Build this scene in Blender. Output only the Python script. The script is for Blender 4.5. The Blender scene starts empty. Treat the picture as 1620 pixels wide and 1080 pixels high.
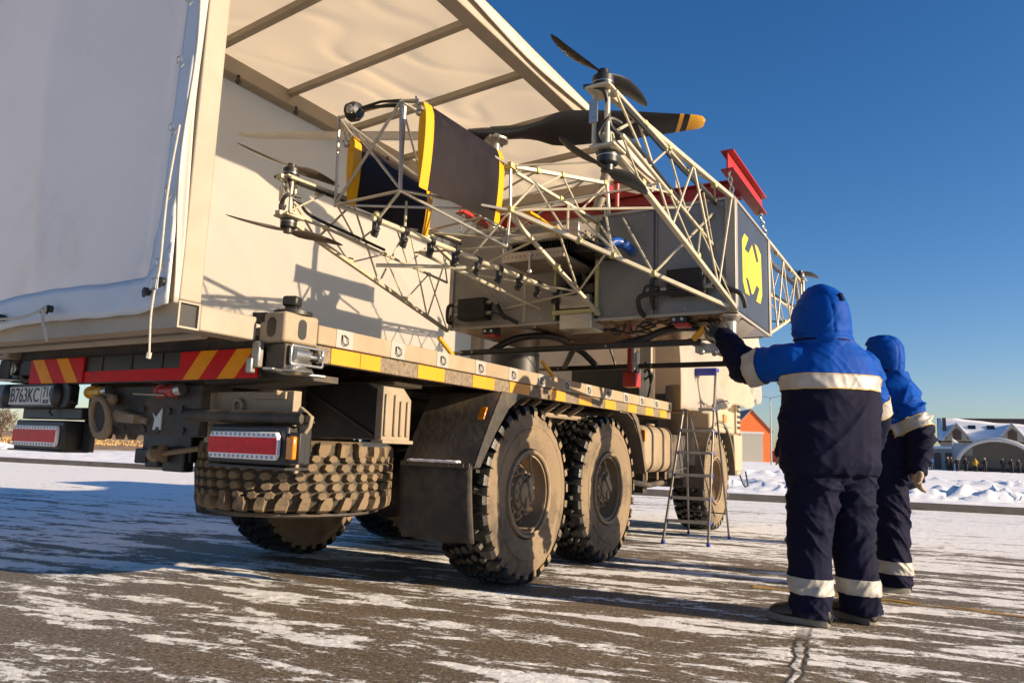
import bpy, bmesh, math, random
from mathutils import Vector, Matrix, noise as mnoise
from math import sin, cos, pi, radians, atan2, hypot
random.seed(7)
scene = bpy.context.scene
COL = scene.collection
# ------------------------------------------------------------------ camera
cam_d = bpy.data.cameras.new('camera'); cam = bpy.data.objects.new('camera', cam_d); COL.objects.link(cam)
cam_d.sensor_width = 36; cam_d.lens = 36*1155/1620; cam_d.clip_start = .05; cam_d.clip_end = 6000
cam.matrix_world = Matrix(((0.8608954, 0.04491876, 0.50679524, 0),
                           (0.50764372, -0.14242885, -0.84971282, 0),
                           (0.03401421, 0.98878528, -0.14541907, .92),
                           (0, 0, 0, 1)))
scene.camera = cam
# ------------------------------------------------------------------ sky and sun
SUN_EL, SUN_AZ = radians(16.0), radians(8.0)      # azimuth measured from +X towards +Y
sdir = Vector((cos(SUN_EL)*cos(SUN_AZ), cos(SUN_EL)*sin(SUN_AZ), sin(SUN_EL)))
w = bpy.data.worlds.new('World'); scene.world = w; w.use_nodes = True
nt = w.node_tree; bgn = nt.nodes['Background']
sky = nt.nodes.new('ShaderNodeTexSky'); sky.sky_type = 'NISHITA'; sky.sun_disc = False
sky.sun_elevation = SUN_EL; sky.sun_rotation = pi/2 - SUN_AZ
sky.air_density = 1.0; sky.dust_density = .5; sky.ozone_density = 3.0
hs = nt.nodes.new('ShaderNodeHueSaturation'); hs.inputs['Saturation'].default_value = 1.27; hs.inputs['Value'].default_value = 1.0
nt.links.new(sky.outputs[0], hs.inputs['Color']); tint = nt.nodes.new('ShaderNodeMix'); tint.data_type = 'RGBA'; tint.blend_type = 'MULTIPLY'; tint.inputs[0].default_value = 1; tint.inputs[7].default_value = (.93, .87, .98, 1)
nt.links.new(hs.outputs[0], tint.inputs[6]); nt.links.new(tint.outputs[2], bgn.inputs[0]); bgn.inputs[1].default_value = .080
sl = bpy.data.lights.new('sun', 'SUN'); sl.energy = 5.0; sl.angle = radians(.55); sl.color = (1.0, .80, .56)
so = bpy.data.objects.new('sun', sl); COL.objects.link(so); so.location = (30, 0, 20)
so.rotation_euler = sdir.to_track_quat('Z', 'Y').to_euler()
vs = scene.view_settings; vs.view_transform = 'Standard'; vs.look = 'None'; vs.exposure = 0.95; vs.gamma = 1
scene.cycles.max_bounces = 8; scene.cycles.diffuse_bounces = 5; scene.cycles.use_denoising = True

# ------------------------------------------------------------------ materials
def M(name, col, rough=.6, metal=0., var=.18, vs=5., dust=0., dcol=(.27, .205, .135), ds=3.5, bump=0., bs=60., coat=0., spec=.5, aniso=None):
    if name not in ('snow', 'roof_snow', 'lamp_red', 'lamp_clear', 'jacket_blue', 'red_reflect', 'orange_reflect', 'dry_grass', 'orange_wall'): col = tuple(c_*.80 for c_ in col); dcol = tuple(c_*.80 for c_ in dcol)
    m = bpy.data.materials.new(name); m.use_nodes = True
    n = m.node_tree.nodes; l = m.node_tree.links; p = n['Principled BSDF']
    p.inputs['Roughness'].default_value = rough; p.inputs['Metallic'].default_value = metal
    p.inputs['Coat Weight'].default_value = coat; p.inputs['Coat Roughness'].default_value = .16; p.inputs['Specular IOR Level'].default_value = spec
    tc = n.new('ShaderNodeTexCoord'); vec = tc.outputs['Object']
    if aniso:
        mp = n.new('ShaderNodeMapping'); mp.inputs['Scale'].default_value = aniso; l.new(vec, mp.inputs[0]); vec = mp.outputs[0]
    no = n.new('ShaderNodeTexNoise'); no.inputs['Scale'].default_value = vs; no.inputs['Detail'].default_value = 6; no.inputs['Roughness'].default_value = .65
    l.new(vec, no.inputs[0])
    mr = n.new('ShaderNodeMapRange'); mr.inputs[1].default_value = .3; mr.inputs[2].default_value = .7
    mr.inputs[3].default_value = 1-var; mr.inputs[4].default_value = 1+var; l.new(no.outputs[0], mr.inputs[0])
    mx = n.new('ShaderNodeMix'); mx.data_type = 'RGBA'; mx.blend_type = 'MULTIPLY'; mx.inputs[0].default_value = 1
    mx.inputs[6].default_value = (*col, 1); l.new(mr.outputs[0], mx.inputs[7]); out = mx.outputs[2]
    if dust > 0:
        n2 = n.new('ShaderNodeTexNoise'); n2.inputs['Scale'].default_value = ds; n2.inputs['Detail'].default_value = 9; n2.inputs['Roughness'].default_value = .7
        l.new(tc.outputs['Object'], n2.inputs[0])
        m2 = n.new('ShaderNodeMapRange'); m2.inputs[1].default_value = .66-.5*dust; m2.inputs[2].default_value = .86-.5*dust; l.new(n2.outputs[0], m2.inputs[0])
        m2.inputs[4].default_value = min(1, .35+dust)
        x2 = n.new('ShaderNodeMix'); x2.data_type = 'RGBA'; l.new(m2.outputs[0], x2.inputs[0]); l.new(out, x2.inputs[6]); x2.inputs[7].default_value = (*dcol, 1)
        out = x2.outputs[2]
        rr = n.new('ShaderNodeMapRange'); rr.inputs[3].default_value = rough; rr.inputs[4].default_value = .9; l.new(m2.outputs[0], rr.inputs[0]); l.new(rr.outputs[0], p.inputs['Roughness'])
    l.new(out, p.inputs['Base Color'])
    if bump > 0:
        n3 = n.new('ShaderNodeTexNoise'); n3.inputs['Scale'].default_value = bs; n3.inputs['Detail'].default_value = 4; l.new(vec, n3.inputs[0])
        b = n.new('ShaderNodeBump'); b.inputs['Strength'].default_value = bump; b.inputs['Distance'].default_value = .01; l.new(n3.outputs[0], b.inputs['Height']); l.new(b.outputs[0], p.inputs['Normal'])
    return m
MT = {}
def mk(k, *a, **kw): MT[k] = M(k, *a, **kw); return MT[k]
TAN = (.29, .225, .15)
mk('chassis', (.030, .026, .022), .6, dust=.42, dcol=(.16, .12, .078), bump=.3, bs=40)
mk('chassis_clean', (.018, .017, .016), .45, var=.3, dust=.22, dcol=(.12, .09, .06))
mk('platform_steel', (.34, .275, .19), .75, var=.2, vs=3, dust=.35, dcol=(.25, .185, .115), bump=.25, bs=90)
mk('platform_edge', (.36, .272, .175), .7, var=.16, vs=4, dust=.33, dcol=(.34, .25, .155), ds=2.2, bump=.25, bs=70)
mk('patch_paint', (.36, .345, .31), .6, var=.1, dust=.15, dcol=TAN)
mk('reflective_yellow', (.74, .31, .010), .4, var=.08, dust=.16, dcol=(.5, .33, .1))
mk('dirty_strip', (.22, .17, .115), .85, var=.5, vs=45, bump=.6, bs=120)
mk('casting', (.33, .26, .175), .6, var=.15, dust=.25, bump=.2, bs=50)
mk('tyre_side', (.035, .031, .027), .85, dust=.66, dcol=(.245, .18, .112), ds=2.2, bump=.35, bs=50)
mk('tyre_tread', (.016, .015, .014), .45, var=.3, vs=14, dust=.20, dcol=(.12, .09, .06), ds=9, bump=.3, bs=50)
mk('tyre_groove', (.06, .048, .034), .8, dust=.3, dcol=(.10, .075, .048), bump=.3)
mk('tyre_dusty', (.06, .05, .04), .85, dust=.72, dcol=(.225, .162, .098), ds=4, bump=.3, bs=50)
mk('rim', (.30, .225, .14), .65, var=.25, vs=9, dust=.4, dcol=(.24, .175, .105), bump=.2, bs=60)
mk('rubber', (.030, .026, .022), .65, var=.3, vs=20, dust=.4, dcol=(.15, .115, .08), bump=.3, bs=30, aniso=(6, 6, .7))
mk('guard', (.10, .08, .06), .65, var=.3, dust=.5, dcol=(.19, .14, .09), bump=.2, bs=25)
mk('red_reflect', (.50, .006, .008), .5, var=.14, vs=9, dust=.13, dcol=(.16, .05, .03), ds=7, spec=.15)
mk('orange_reflect', (.74, .27, .006), .5, var=.1, vs=9, dust=.13, dcol=(.30, .17, .06), ds=7, spec=.15)
mk('lamp_red', (.62, .004, .014), .3, var=.25, vs=30, spec=.25)
mk('lamp_clear', (.80, .80, .82), .25, var=.1, coat=.2)
mk('lamp_grey', (.38, .38, .40), .2, var=.1)
mk('lamp_amber', (.85, .25, .01), .15, var=.2, vs=40, coat=.5)
mk('plate_white', (.70, .70, .69), .5, var=.06)
mk('plate_black', (.012, .012, .012), .5)
mk('bare_steel', (.42, .40, .36), .38, .85, var=.3, vs=14, dust=.2)
mk('zinc', (.52, .52, .50), .3, .9, var=.2)
mk('sling_red', (.42, .022, .014), .4, var=.15, dust=.1, dcol=(.3, .1, .06))
mk('tent_frame', (.37, .315, .24), .6, var=.12, vs=3, dust=.22, dcol=(.40, .32, .22), bump=.12, bs=40)
mk('tarp_roof', (.9, .86, .78), .7, var=.06, vs=1.1, bump=.25, bs=3)
mk('tarp_in', (.98, .95, .90), .7, var=.05, vs=1.5, bump=.12, bs=4)
mk('tarp_out', (1.0, .97, .94), .5, var=.05, vs=1.3, dust=.12, dcol=(.58, .54, .49), ds=1.2, bump=.25, bs=3.5)
mk('tarp_hem', (.58, .62, .68), .5, var=.05, vs=2, dust=.1, dcol=(.5, .5, .5), bump=.15, bs=8)
mk('tarp_edge', (.66, .63, .58), .55, var=.06)
def translucent(k, col, fac):       # thin coated fabric lets part of the light through
    t = MT[k].node_tree; p = t.nodes['Principled BSDF']; tr = t.nodes.new('ShaderNodeBsdfTranslucent'); tr.inputs[0].default_value = (*col, 1)
    mxs = t.nodes.new('ShaderNodeMixShader'); mxs.inputs[0].default_value = fac
    t.links.new(p.outputs[0], mxs.inputs[1]); t.links.new(tr.outputs[0], mxs.inputs[2]); t.links.new(mxs.outputs[0], t.nodes['Material Output'].inputs[0])
translucent('tarp_roof', (1.0, .89, .71), .88); translucent('tarp_in', (.88, .79, .65), .74); translucent('tarp_out', (.92, .84, .76), .27); translucent('tarp_edge', (.85, .78, .68), .3)
mk('rope', (.50, .46, .39), .9, var=.15, vs=60)
mk('black_plastic', (.016, .016, .017), .45, var=.25)
mk('truss_paint', (.60, .545, .40), .42, .25, var=.14, vs=12)
mk('truss_joint', (.56, .50, .22), .5, .2, var=.2, vs=20)
mk('alu', (.60, .56, .48), .3, .75, var=.2, vs=10, aniso=(1, 12, 12))
mk('alu_dull', (.40, .345, .26), .45, .5, var=.25, vs=8)
mk('hull_grey', (.21, .208, .195), .28, .15, var=.14, vs=2.5, coat=.25)
mk('hull_light', (.30, .275, .235), .5, .1, var=.12, vs=2.5)
mk('hull_navy', (.040, .048, .066), .42, var=.1)
mk('hull_trim', (.42, .385, .32), .45, .3, var=.1)
mk('belly', (.36, .22, .12), .22, .65, var=.35, vs=3)
mk('emblem_yellow', (.86, .60, .06), .5, var=.04, spec=.2)
mk('vane_yellow', (.80, .385, .004), .4, var=.05, coat=.1, spec=.3)
mk('vane_black', (.020, .015, .014), .42, var=.4, vs=3, dust=.1, dcol=(.06, .045, .035), spec=.14)
mk('carbon', (.012, .012, .013), .38, var=.3, vs=8, coat=.15, spec=.4)
mk('carbon_brown', (.05, .036, .026), .3, var=.3, vs=8, coat=.4)
mk('blade_yellow', (.72, .36, .02), .3, var=.1, coat=.4)
mk('blade_sunlit', (.62, .58, .52), .35, var=.1)  # pale colour stands for sunlight on the left blade
mk('cable', (.012, .012, .012), .5)
mk('hose_blue', (.02, .09, .38), .3, var=.1, coat=.3)
mk('dark_metal', (.035, .032, .028), .45, .4, var=.3, vs=14)
mk('engine', (.13, .11, .085), .4, .6, var=.6, vs=30)
mk('yellow_paint', (.70, .36, .01), .4, var=.12)
mk('red_paint', (.38, .03, .03), .45, var=.2, dust=.15)
mk('cab_paint', (.46, .38, .265), .5, var=.06, dust=.25, dcol=(.42, .33, .22))
mk('glass', (.02, .025, .03), .05, var=.1, spec=.8)
mk('tank', (.31, .235, .145), .55, var=.15, vs=4, dust=.4, dcol=(.33, .245, .15), bump=.1)
mk('ladder_alu', (.33, .30, .26), .38, .7, var=.2, vs=10)
mk('ladder_blue', (.03, .045, .36), .45)
mk('jacket_blue', (.0015, .052, .30), .6, var=.12, vs=7, bump=.05, bs=300, spec=.07)
mk('jacket_navy', (.0085, .010, .030), .75, var=.2, vs=7, bump=.06, bs=300, spec=.08)
mk('band', (.44, .42, .39), .55, .1, var=.14, vs=9, bump=.15, bs=60)
mk('band_edge', (.75, .50, .10), .6)
mk('glove_dark', (.045, .040, .036), .85, var=.25, vs=30, bump=.3, bs=90)
mk('glove_tan', (.42, .33, .24), .85, var=.25, vs=30, bump=.3, bs=90)
mk('boot', (.022, .019, .016), .4, var=.3, vs=14, bump=.2)
mk('sole', (.20, .19, .165), .7)
mk('skin', (.45, .27, .19), .55, var=.06)
mk('orange_wall', (.72, .135, .018), .6, var=.08, vs=.6)
mk('roller_door', (.42, .40, .35), .6, var=.05, aniso=(1, 1, 9))
mk('roof_red_snow', (.38, .27, .25), .8, var=.25, vs=.8)
mk('trim_white', (.62, .60, .56), .6)
mk('house_wall', (.42, .40, .36), .8, var=.1, vs=.8)
mk('roof_dark', (.05, .03, .026), .7, var=.2)
mk('roof_snow', (.80, .81, .84), .85, var=.04, vs=.4, bump=.3, bs=2)
mk('window_brown', (.10, .055, .04), .4, var=.1)
mk('canvas_white', (.62, .61, .60), .7, var=.06)
mk('canvas_inner', (.62, .56, .50), .8, var=.12, vs=.3)
mk('galv', (.42, .43, .44), .5, .4)
mk('cloth_dark', (.016, .016, .019), .85, var=.3)
mk('cloth_yellow', (.52, .30, .015), .8)
mk('cloth_blue2', (.012, .10, .42), .8)
mk('cloth_brown', (.055, .035, .03), .85)
mk('hat_white', (.6, .6, .6), .8)
mk('snow', (.82, .83, .86), .8, var=.05, vs=3, bump=.5, bs=9)
mk('twig', (.13, .085, .06), .9, var=.3, vs=2)

# ------------------------------------------------------------------ builders
def V(*a): return Vector(a if len(a) > 1 else a[0])
def tag(o, label=None, cat=None, group=None, kind=None):
    if label: o['label'] = label
    if cat: o['category'] = cat
    if group: o['group'] = group
    if kind: o['kind'] = kind
    return o
WP = {}
def thing(name, label, cat, loc=(0, 0, 0), rz=0, group=None):
    o = bpy.data.objects.new(name, None); COL.objects.link(o); o.location = loc; o.rotation_euler = (0, 0, rz); o.empty_display_size = .2
    WP[o] = Vector(loc); return tag(o, label, cat, group)
def part_empty(name, parent, loc):
    o = bpy.data.objects.new(name, None); COL.objects.link(o); o.parent = parent
    o.location = Vector(loc) - WP.get(parent, Vector()); WP[o] = Vector(loc); o.empty_display_size = .1; return o
def frame(d):
    d = Vector(d).normalized(); u = Vector((0, 0, 1)) if abs(d.z) < .95 else Vector((1, 0, 0))
    a = d.cross(u).normalized(); return a, a.cross(d).normalized()
class B:
    def __init__(s): s.bm = bmesh.new(); s.mi = 0
    def f(s, vs):
        try: fc = s.bm.faces.new(vs); fc.material_index = s.mi; return fc
        except ValueError: return None
    def quad(s, *ps): return s.f([s.bm.verts.new(p) for p in ps])
    def box(s, lo, hi, rot=None, mat=None):
        x0, y0, z0 = lo; x1, y1, z1 = hi
        c = [Vector(p) for p in ((x0, y0, z0), (x1, y0, z0), (x1, y1, z0), (x0, y1, z0), (x0, y0, z1), (x1, y0, z1), (x1, y1, z1), (x0, y1, z1))]
        if mat is not None: c = [mat @ p for p in c]
        v = [s.bm.verts.new(p) for p in c]
        for i in ((3, 2, 1, 0), (4, 5, 6, 7), (0, 1, 5, 4), (1, 2, 6, 5), (2, 3, 7, 6), (3, 0, 4, 7)): s.f([v[k] for k in i])
        return s
    def cbox(s, c, d, rz=0, ry=0, rx=0):
        m = Matrix.Translation(c) @ Matrix.Rotation(rz, 4, 'Z') @ Matrix.Rotation(ry, 4, 'Y') @ Matrix.Rotation(rx, 4, 'X')
        return s.box((-d[0]/2, -d[1]/2, -d[2]/2), (d[0]/2, d[1]/2, d[2]/2), mat=m)
    def beam(s, p, q, wd, ht, up=None):     # rectangular bar from p to q
        p, q = Vector(p), Vector(q); d = (q-p); L = d.length; d.normalize()
        u = Vector(up) if up else (Vector((0, 0, 1)) if abs(d.z) < .9 else Vector((0, 1, 0)))
        a = d.cross(u).normalized(); b = a.cross(d).normalized()
        r = []
        for c in (p, q): r.append([s.bm.verts.new(c+a*x*wd/2+b*y*ht/2) for x, y in ((-1, -1), (1, -1), (1, 1), (-1, 1))])
        for i in range(4): s.f([r[0][i], r[0][(i+1) % 4], r[1][(i+1) % 4], r[1][i]])
        s.f(r[0][::-1]); s.f(r[1]); return s
    def rings(s, rs, cap=True, close=False):
        R = [[s.bm.verts.new(p) for p in r] for r in rs]; n = len(R[0])
        pairs = list(zip(R, R[1:])) + ([(R[-1], R[0])] if close else [])
        for a, b in pairs:
            for i in range(n): s.f([a[i], a[(i+1) % n], b[(i+1) % n], b[i]])
        if cap and not close: s.f(R[0][::-1]); s.f(R[-1])
        return R
    def tube(s, p, q, r, n=8, r2=None, cap=True):
        p, q = Vector(p), Vector(q); a, b = frame(q-p); r2 = r if r2 is None else r2
        s.rings([[c+(a*cos(2*pi*k/n)+b*sin(2*pi*k/n))*rr for k in range(n)] for c, rr in ((p, r), (q, r2))], cap); return s
    def path(s, pts, r, n=7, cap=True, close=False):
        pts = [Vector(p) for p in pts]; rs = []; m = len(pts)
        a = None
        for i, p in enumerate(pts):
            if close: d = pts[(i+1) % m]-pts[i-1]
            else: d = pts[min(i+1, m-1)]-pts[max(i-1, 0)]
            d.normalize()
            if a is None: a, b = frame(d)
            else: a = (a-d*a.dot(d)).normalized()
            b = a.cross(d)
            rr = r[i] if isinstance(r, (list, tuple)) else r
            rs.append([p+(a*cos(2*pi*k/n)+b*sin(2*pi*k/n))*rr for k in range(n)])
        s.rings(rs, cap, close); return s
    def curve(s, pts, r, n=7, sub=6):
        return s.path(spline(pts, sub), r, n)
    def lathe(s, prof, c=(0, 0, 0), axis='X', n=32, cap=False):
        rs = []
        for k in range(n):
            t = 2*pi*k/n; ring = []
            for x, r in prof:
                v = (x, r*cos(t), r*sin(t)) if axis == 'X' else ((r*cos(t), x, r*sin(t)) if axis == 'Y' else (r*cos(t), r*sin(t), x))
                ring.append(Vector(v)+Vector(c))
            rs.append(ring)
        R = [[s.bm.verts.new(p) for p in r] for r in rs]
        for k in range(n):
            a, b = R[k], R[(k+1) % n]
            for i in range(len(prof)-1): s.f([a[i], a[i+1], b[i+1], b[i]])
        if cap:
            s.f([R[k][0] for k in range(n)][::-1]); s.f([R[k][-1] for k in range(n)])
        return s
    def prism(s, poly, fn, a, b):           # poly 2-D, fn(u, v, t) -> 3-D
        A = [s.bm.verts.new(fn(u, v, a)) for u, v in poly]; Bv = [s.bm.verts.new(fn(u, v, b)) for u, v in poly]; n = len(A)
        s.f(A[::-1]); s.f(Bv)
        for i in range(n): s.f([A[i], A[(i+1) % n], Bv[(i+1) % n], Bv[i]])
        return s
    def sphere(s, c, r, n=12, sc=(1, 1, 1)):
        rs = []
        for i in range(1, n//2+1-1+1):
            t = pi*i/(n//2+1); rs.append([Vector(c)+Vector((r*sc[0]*sin(t)*cos(2*pi*k/n), r*sc[1]*sin(t)*sin(2*pi*k/n), r*sc[2]*cos(t))) for k in range(n)])
        s.rings(rs); return s
    def sheet(s, fn, nu, nv):
        g = [[s.bm.verts.new(fn(i/nu, j/nv)) for j in range(nv+1)] for i in range(nu+1)]
        for i in range(nu):
            for j in range(nv): s.f([g[i][j], g[i+1][j], g[i+1][j+1], g[i][j+1]])
        return s
    def split(s):           # loose pieces, each as a builder of its own
        s.bm.verts.index_update(); seen = set(); out = []
        for v0 in s.bm.verts:
            if v0.index in seen: continue
            st = [v0]; seen.add(v0.index); isl = []
            while st:
                v = st.pop(); isl.append(v)
                for e in v.link_edges:
                    u = e.other_vert(v)
                    if u.index not in seen: seen.add(u.index); st.append(u)
            nb = B(); mp = {v: nb.bm.verts.new(v.co) for v in isl}
            for fc in {f_ for v in isl for f_ in v.link_faces}:
                nf = nb.f([mp[v] for v in fc.verts])
                if nf: nf.material_index = fc.material_index
            out.append(nb)
        s.bm.free(); return out
    def each(s, name, *a, **k): return [q.build(name, *a, **k) for q in s.split()]
    def build(s, name, mats, parent=None, bevel=0, ang=35, solid=0, label=None, keep=False, smooth=True):
        if not isinstance(mats, (list, tuple)): mats = [mats]
        me = bpy.data.meshes.new(name)
        bmesh.ops.recalc_face_normals(s.bm, faces=s.bm.faces)
        if parent is not None and not keep:
            off = WP.get(parent, Vector()); bmesh.ops.translate(s.bm, verts=s.bm.verts, vec=-off)
        s.bm.to_mesh(me); s.bm.free()
        for m in mats: me.materials.append(MT[m] if isinstance(m, str) else m)
        o = bpy.data.objects.new(name, me); COL.objects.link(o)
        if smooth: me.shade_smooth(); me.set_sharp_from_angle(angle=radians(ang))
        if parent is not None: o.parent = parent; WP[o] = Vector() if keep else WP.get(parent, Vector())
        else: WP[o] = Vector()
        if solid:
            md = o.modifiers.new('solid', 'SOLIDIFY'); md.thickness = solid; md.offset = 0
        if bevel:
            md = o.modifiers.new('bevel', 'BEVEL'); md.width = bevel; md.segments = 2; md.limit_method = 'ANGLE'; md.angle_limit = radians(40); md.harden_normals = False
        if label: o['label'] = label
        return o
def spline(pts, sub=6):
    pts = [Vector(p) for p in pts]; out = []
    for i in range(len(pts)-1):
        p0 = pts[max(i-1, 0)]; p1 = pts[i]; p2 = pts[i+1]; p3 = pts[min(i+2, len(pts)-1)]
        for k in range(sub):
            t = k/sub; out.append(.5*((2*p1)+(p2-p0)*t+(2*p0-5*p1+4*p2-p3)*t*t+(3*p1-p0-3*p2+p3)*t**3))
    out.append(pts[-1]); return out
def copy_tree(o, parent=None):
    c = o.copy(); COL.objects.link(c)
    if parent is not None: c.parent = parent
    for ch in list(o.children): copy_tree(ch, c)
    return c
def lerp(a, b, t): return Vector(a).lerp(Vector(b), t)
def text(name, body, size, mat, parent, loc, rot, depth=.002, sx=1.0, bold=False):
    cu = bpy.data.curves.new(name, 'FONT'); cu.body = body; cu.size = size; cu.extrude = depth; cu.align_x = 'CENTER'; cu.align_y = 'CENTER'
    if bold: cu.offset = size*.012
    t = bpy.data.objects.new(name, cu); COL.objects.link(t)
    bpy.context.view_layer.update()
    me = bpy.data.meshes.new_from_object(t.evaluated_get(bpy.context.evaluated_depsgraph_get()))
    bpy.data.objects.remove(t); me.transform(Matrix.Translation(Vector(loc)-WP.get(parent, Vector())) @ rot @ Matrix.Scale(sx, 4, (1, 0, 0)))
    me.materials.clear(); me.materials.append(MT[mat])
    o = bpy.data.objects.new(name, me); COL.objects.link(o); o.parent = parent; return o
# ------------------------------------------------------------------ ground
def node(nt, t, **kw):
    n = nt.nodes.new(t)
    for k, v in kw.items(): setattr(n, k, v)
    return n
def ground_material():
    m = bpy.data.materials.new('apron_asphalt_and_snow'); m.use_nodes = True; t = m.node_tree; n = t.nodes; l = t.links; p = n['Principled BSDF']
    tc = node(t, 'ShaderNodeTexCoord'); rot = node(t, 'ShaderNodeVectorRotate', rotation_type='Z_AXIS'); rot.inputs['Angle'].default_value = radians(-11.5)
    l.new(tc.outputs['Object'], rot.inputs[0])
    def mp(sc, loc=(0, 0, 0)):
        k = node(t, 'ShaderNodeMapping'); k.inputs['Scale'].default_value = sc; k.inputs['Location'].default_value = loc; l.new(rot.outputs[0], k.inputs[0]); return k.outputs[0]
    def nz(vec, s, d=6, r=.6, dist=0):
        k = node(t, 'ShaderNodeTexNoise'); k.inputs['Scale'].default_value = s; k.inputs['Detail'].default_value = d; k.inputs['Roughness'].default_value = r; k.inputs['Distortion'].default_value = dist; l.new(vec, k.inputs[0]); return k.outputs[0]
    def mth(op, a, b=None, c=None):
        k = node(t, 'ShaderNodeMath', operation=op)
        for i, x in enumerate((a, b, c)):
            if x is None: continue
            if isinstance(x, (int, float)): k.inputs[i].default_value = x
            else: l.new(x, k.inputs[i])
        return k.outputs[0]
    def rng(x, a, b, c=0., d=1., smooth=True):
        k = node(t, 'ShaderNodeMapRange', interpolation_type='SMOOTHSTEP' if smooth else 'LINEAR'); l.new(x, k.inputs[0])
        for i, v in enumerate((a, b, c, d)): k.inputs[i+1].default_value = v
        return k.outputs[0]
    def mix(f, a, b, bt='MIX'):
        k = node(t, 'ShaderNodeMix', data_type='RGBA', blend_type=bt)
        if isinstance(f, (int, float)): k.inputs[0].default_value = f
        else: l.new(f, k.inputs[0])
        for i, x in ((6, a), (7, b)):
            if isinstance(x, tuple): k.inputs[i].default_value = (*x, 1)
            else: l.new(x, k.inputs[i])
        return k.outputs[2]
    wide = nz(mp((.16, .62, 1)), 1.0, 4, .55)
    mid = nz(mp((1.0, 4.6, 1), (3, 7, 0)), 1.0, 10, .56, .6)
    fine = nz(mp((6.5, 15, 1)), 1.0, 11, .66, .5)
    grain = nz(mp((1, 1, 1)), 46, 5, .8)
    sx = node(t, 'ShaderNodeSeparateXYZ'); l.new(rot.outputs[0], sx.inputs[0])
    yy = mth('ADD', sx.outputs[1], mth('MULTIPLY', wide, 1.2))
    near = mth('ADD', rng(yy, 5.0, 13.5, -.008, .085, True), rng(sx.outputs[1], .2, 1.4, .07, 0))  # second term adds unseen snow behind the camera to bounce light
    left = mth('MULTIPLY', rng(sx.outputs[0], -7.0, -4.0, .055, 0), rng(sx.outputs[1], 2.6, 4.6))
    n_ = mth('ADD', mth('ADD', mth('MULTIPLY', mid, .52), mth('MULTIPLY', wide, .24)), mth('MULTIPLY', fine, .30))
    n_ = mth('ADD', mth('ADD', n_, near), left)
    cover = rng(mth('ADD', n_, mth('MULTIPLY', mth('SUBTRACT', grain, .5), .16)), .530, .552)
    thin = rng(n_, .46, .56)
    # tyre/frost crack running towards the viewer
    px = node(t, 'ShaderNodeSeparateXYZ'); l.new(tc.outputs['Object'], px.inputs[0])
    cl = mth('ADD', mth('ADD', mth('MULTIPLY', px.outputs[1], -.117), -.200), mth('MULTIPLY', mth('SUBTRACT', nz(tc.outputs['Object'], 3.2, 7, .65), .5), .16))
    cd = mth('ABSOLUTE', mth('ADD', px.outputs[0], mth('MULTIPLY', cl, -1.0)))
    crack = mth('MULTIPLY', mth('SUBTRACT', 1, rng(cd, .008, .020)), mth('SUBTRACT', 1, rng(px.outputs[1], 3.7, 4.3)))
    crack = mth('MULTIPLY', crack, rng(fine, .38, .5))
    halo = mth('MULTIPLY', mth('MULTIPLY', mth('SUBTRACT', 1, rng(cd, .024, .045)), mth('SUBTRACT', 1, rng(px.outputs[1], 4.1, 4.6))), rng(mid, .30, .42))
    asp = mix(rng(grain, .36, .66), (.016, .011, .006), (.30, .215, .125)); ag = node(t, 'ShaderNodeTexVoronoi'); ag.inputs['Scale'].default_value = 48; l.new(mp((1, 1, 1)), ag.inputs[0])
    asp = mix(rng(ag.outputs['Distance'], .05, .42), (.24, .175, .105), asp)
    asp = mix(mth('MULTIPLY', rng(wide, .35, .7), .5), asp, (.026, .022, .018))
    speck = rng(nz(mp((6, 11, 1), (1, 5, 2)), 6.0, 5, .8), .57, .63)
    speck = mth('MULTIPLY', speck, rng(n_, .36, .52))
    asp = mix(mth('MULTIPLY', thin, .14), asp, (.34, .31, .27))
    asp = mix(mth('MULTIPLY', halo, .75), asp, (.012, .009, .007))
    snow = mix(fine, (.80, .785, .76), (.97, .955, .93))
    fcov = mth('MAXIMUM', mth('MULTIPLY', mth('MAXIMUM', cover, mth('MULTIPLY', speck, .85)), mth('SUBTRACT', 1, mth('MULTIPLY', halo, 1.0))), crack)
    l.new(mix(fcov, asp, snow), p.inputs['Base Color'])
    l.new(rng(fcov, 0, 1, .62, .8), p.inputs['Roughness'])
    lumps = nz(mp((3, 5, 1)), 3.5, 6, .6)
    h = mth('ADD', mth('ADD', mth('MULTIPLY', fcov, .32), mth('MULTIPLY', mth('MULTIPLY', grain, .55), rng(fcov, 0, 1, 1, .35))), mth('MULTIPLY', mth('MULTIPLY', mth('ADD', fine, mth('MULTIPLY', lumps, 1.2)), fcov), .8))
    b = node(t, 'ShaderNodeBump'); b.inputs['Strength'].default_value = .9; b.inputs['Distance'].default_value = .034; l.new(h, b.inputs['Height']); l.new(b.outputs[0], p.inputs['Normal'])
    return m
KD = Vector((.977, .211, 0)); KN = Vector((-.211, .977, 0)); KO = Vector((1.2, 17.24, 0))
def kp(s, d, z=0): q = KO+KD*s+KN*d; return Vector((q.x, q.y, z))     # along the kerb, beyond the kerb
b = B(); b.quad(V(-1500, -600, 0), V(1500, -600, 0), V(1500, 2600, 0), V(-1500, 2600, 0))
tag(b.build('asphalt_apron', ground_material()), kind='structure')
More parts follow.
